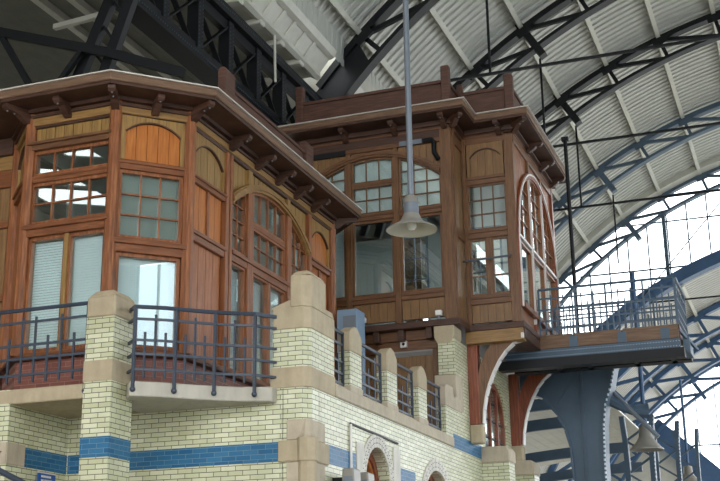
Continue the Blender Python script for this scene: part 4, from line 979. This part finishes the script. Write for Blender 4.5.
# ------------------------------------------------------------------ columns along the springing line
CY = 25.0
col = thing('iron_column', (-4.25, CY, 0), 'massive slate blue plated column spreading into an arch under the steel balcony', 'column')
inner = [(-4.57, 0), (-4.57, 4.24), (-4.6, 4.9), (-4.68, 5.25), (-4.82, 5.55), (-5.1, 5.93), (-5.47, 6.12)]
outer = [(-5.6, 6.12), (-5.6, 6.6), (-3.6, 6.6), (-3.72, 6.1), (-3.86, 5.7), (-3.92, 5.3), (-3.95, 4.6), (-3.95, 0)]
MB().prism([(x, CY - .2, z) for x, z in inner + outer], (0, .4, 0)).build('plate', 'column', col)
for x in (-4.38, -4.3): MB().box(x - .015, x + .015, CY - .23, CY - .2, 0, 6.5).build('web_rib', 'column', col)
MB().bar((-4.9, CY - .21, 5.75), (-4.5, CY - .21, 6.3), .03, .05).build('web_rib', 'column', col)
b = MB()
for (x0, z0), (x1, z1) in zip(inner, inner[1:]): b.bar((x0, CY, z0), (x1, CY, z1), .05, .5, (0, 1, 0)) if False else b.hexa([(x0 - .03, CY - .26, z0), (x1 - .03, CY - .26, z1 - .03), (x1 - .03, CY + .26, z1 - .03), (x0 - .03, CY + .26, z0), (x0 + .02, CY - .26, z0), (x1 + .02, CY - .26, z1 + .02), (x1 + .02, CY + .26, z1 + .02), (x0 + .02, CY + .26, z0)])
b.build('inner_flange', 'column', col)
ro = outer[2:]
b = MB()
for (x0, z0), (x1, z1) in zip(ro, ro[1:]): b.hexa([(x0 - .02, CY - .26, z0), (x1 - .02, CY - .26, z1), (x1 - .02, CY + .26, z1), (x0 - .02, CY + .26, z0), (x0 + .03, CY - .26, z0), (x1 + .03, CY - .26, z1), (x1 + .03, CY + .26, z1), (x0 + .03, CY + .26, z0)])
b.build('outer_flange', 'column', col)
def rivrow(prof, y, step, name, parent, z_lo):
    b = MB()
    for (x0, z0), (x1, z1) in zip(prof, prof[1:]):
        L = math.hypot(x1 - x0, z1 - z0); n = max(1, int(L / step))
        for i in range(n):
            z = z0 + (z1 - z0) * i / n
            if z > z_lo: x = x0 + (x1 - x0) * i / n; b.box(x, x + .03, y - .03, y, z - .022, z + .022)
    o = b.build(name, 'rivet', parent); o['kind'] = 'stuff'; return o
rivrow(ro, CY - .26, .085, 'rivets', col, 3.0)
def lattice_column(x, y, h, lab, riv):
    t = thing('lattice_column', (x, y, 0), lab, 'column', 'columns behind the steel balcony')
    for dx in (-.3, .3):
        pts = [(x + dx, 0), (x + dx, h - 1.2), (x + dx * 1.05, h - .6), (x + dx * 1.2, h)]
        b = MB()
        for (x0, z0), (x1, z1) in zip(pts, pts[1:]): b.hexa([(x0 - .06, y - .12, z0), (x1 - .06, y - .12, z1), (x1 - .06, y + .12, z1), (x0 - .06, y + .12, z0), (x0 + .06, y - .12, z0), (x1 + .06, y - .12, z1), (x1 + .06, y + .12, z1), (x0 + .06, y + .12, z0)])
        b.build('flange', 'column', t)
        if dx > 0 and riv: rivrow([(a + .05, z) for a, z in pts], y - .12, .1, 'rivets', t, 3)
    z = 2.5; s = 1
    while z < h - .5:
        MB().bar((x - .3 * s, y, z), (x + .3 * s, y, z + .4), .05, .07, (0, 1, 0)).build('lacing_bar', 'column', t); z += .4; s = -s
    return t
lattice_column(-4.0, 30.5, 6.3, 'lattice column with rivets paled for glare next beyond the plated column', True); lattice_column(-3.95, 36.0, 6.9, 'lattice column second beyond the plated column', True); lattice_column(-3.9, 41.5, 7.4, 'lattice column farthest off beneath the gable arch', False)
MB().tube([(-3.9, 25.1, 5.9), (-3.6, 25.2, 5.72), (-3.4, 25.3, 5.64), (-3.1, 25.4, 5.62)], [.12, .1, .1, .16], 8).build('curved_arm', 'column', col, True); MB().tube([(-3.9, 25.15, 6.2), (-3.3, 25.2, 5.5), (-2.9, 25.2, 5.05)], .045, 8).build('side_pipe', 'galv', col, True)
for y, z, lab in ((31.5, 6.95, 'nearer dark blue curved beam under the low rear roof'), (33.5, 6.75, 'second dark blue curved beam under the low rear roof'), (36.5, 6.3, 'third dark blue curved beam under the low rear roof'), (40, 6.1, 'fourth dark blue curved beam under the low rear roof')):
    b = MB(); pts = [(-11 + i * .29, y, z - .05 * ((-11 + i * .29) + 5) ** 2 * .35) for i in range(21)]
    for a, c in zip(pts, pts[1:]): b.bar(a, c, .14, .3)
    tag(b.build('roof_beam', 'column'), lab, 'beam', 'curved beams of the rear roof')
b = MB()
for i in range(22):
    x0 = -12.5 + i * .33; f = lambda x: 7.35 - .05 * (x + 5) ** 2 * .35
    b.hexa([(x0, 27, f(x0)), (x0 + .315, 27, f(x0 + .315)), (x0 + .315, 46, f(x0 + .315)), (x0, 46, f(x0)), (x0, 27, f(x0) + .05), (x0 + .315, 27, f(x0 + .315) + .05), (x0 + .315, 46, f(x0 + .315) + .05), (x0, 46, f(x0) + .05)])
struct(b.build('ceiling', 'soffit'), 'pale boarded underside of the low rear roof')
t = thing('signal_lamp', (-4.75, 27, 5.0), 'small orange lamp beside the plated column', 'lamp')
MB().tube([(-4.75, 27, 5.0), (-4.75, 27, 5.2)], .06, 8).build('lens', 'amberlamp', t, True); MB().box(-4.8, -4.6, 26.98, 27.02, 5.2, 5.24).build('hood', 'iron', t)

# ------------------------------------------------------------------ ground
struct(MB().box(-40, 40, -30, 90, -.1, 0).build('floor', 'floor'), 'grey paved platform')

# ------------------------------------------------------------------ world, sun, camera
w = bpy.data.worlds.new('sky'); scene.world = w; w.use_nodes = True
bg = w.node_tree.nodes['Background']; bg.inputs[0].default_value = (.93, .97, 1, 1); bg.inputs[1].default_value = 4.0
sun = bpy.data.lights.new('sun', 'SUN'); sun.energy = 1.0; sun.angle = rad(25); sun.color = (1, .96, .9)
so = bpy.data.objects.new('sun', sun); COL.objects.link(so)
so.rotation_euler = V((-.62, .75, -.27)).to_track_quat('-Z', 'Y').to_euler()
cam = bpy.data.cameras.new('camera'); co = bpy.data.objects.new('camera', cam); COL.objects.link(co)
F = 1218.5; cam.sensor_width = 36; cam.lens = F / 720 * 36; cam.clip_end = 500
ya, pi_, ro_ = rad(20.156), rad(17.0855), rad(-.7983)
r = V((math.cos(ya), math.sin(ya), 0)); f = V((-math.sin(ya) * math.cos(pi_), math.cos(ya) * math.cos(pi_), math.sin(pi_))); u = r.cross(f)
r2 = r * math.cos(ro_) + u * math.sin(ro_); u2 = -r * math.sin(ro_) + u * math.cos(ro_)
co.matrix_world = Matrix(((r2.x, u2.x, -f.x, 0), (r2.y, u2.y, -f.y, 0), (r2.z, u2.z, -f.z, 1.7), (0, 0, 0, 1)))
scene.camera = co
scene.view_settings.view_transform = 'Standard'; scene.view_settings.look = 'None'; scene.view_settings.gamma = 1
scene.view_settings.exposure = .2
scene.view_settings.use_curve_mapping = False
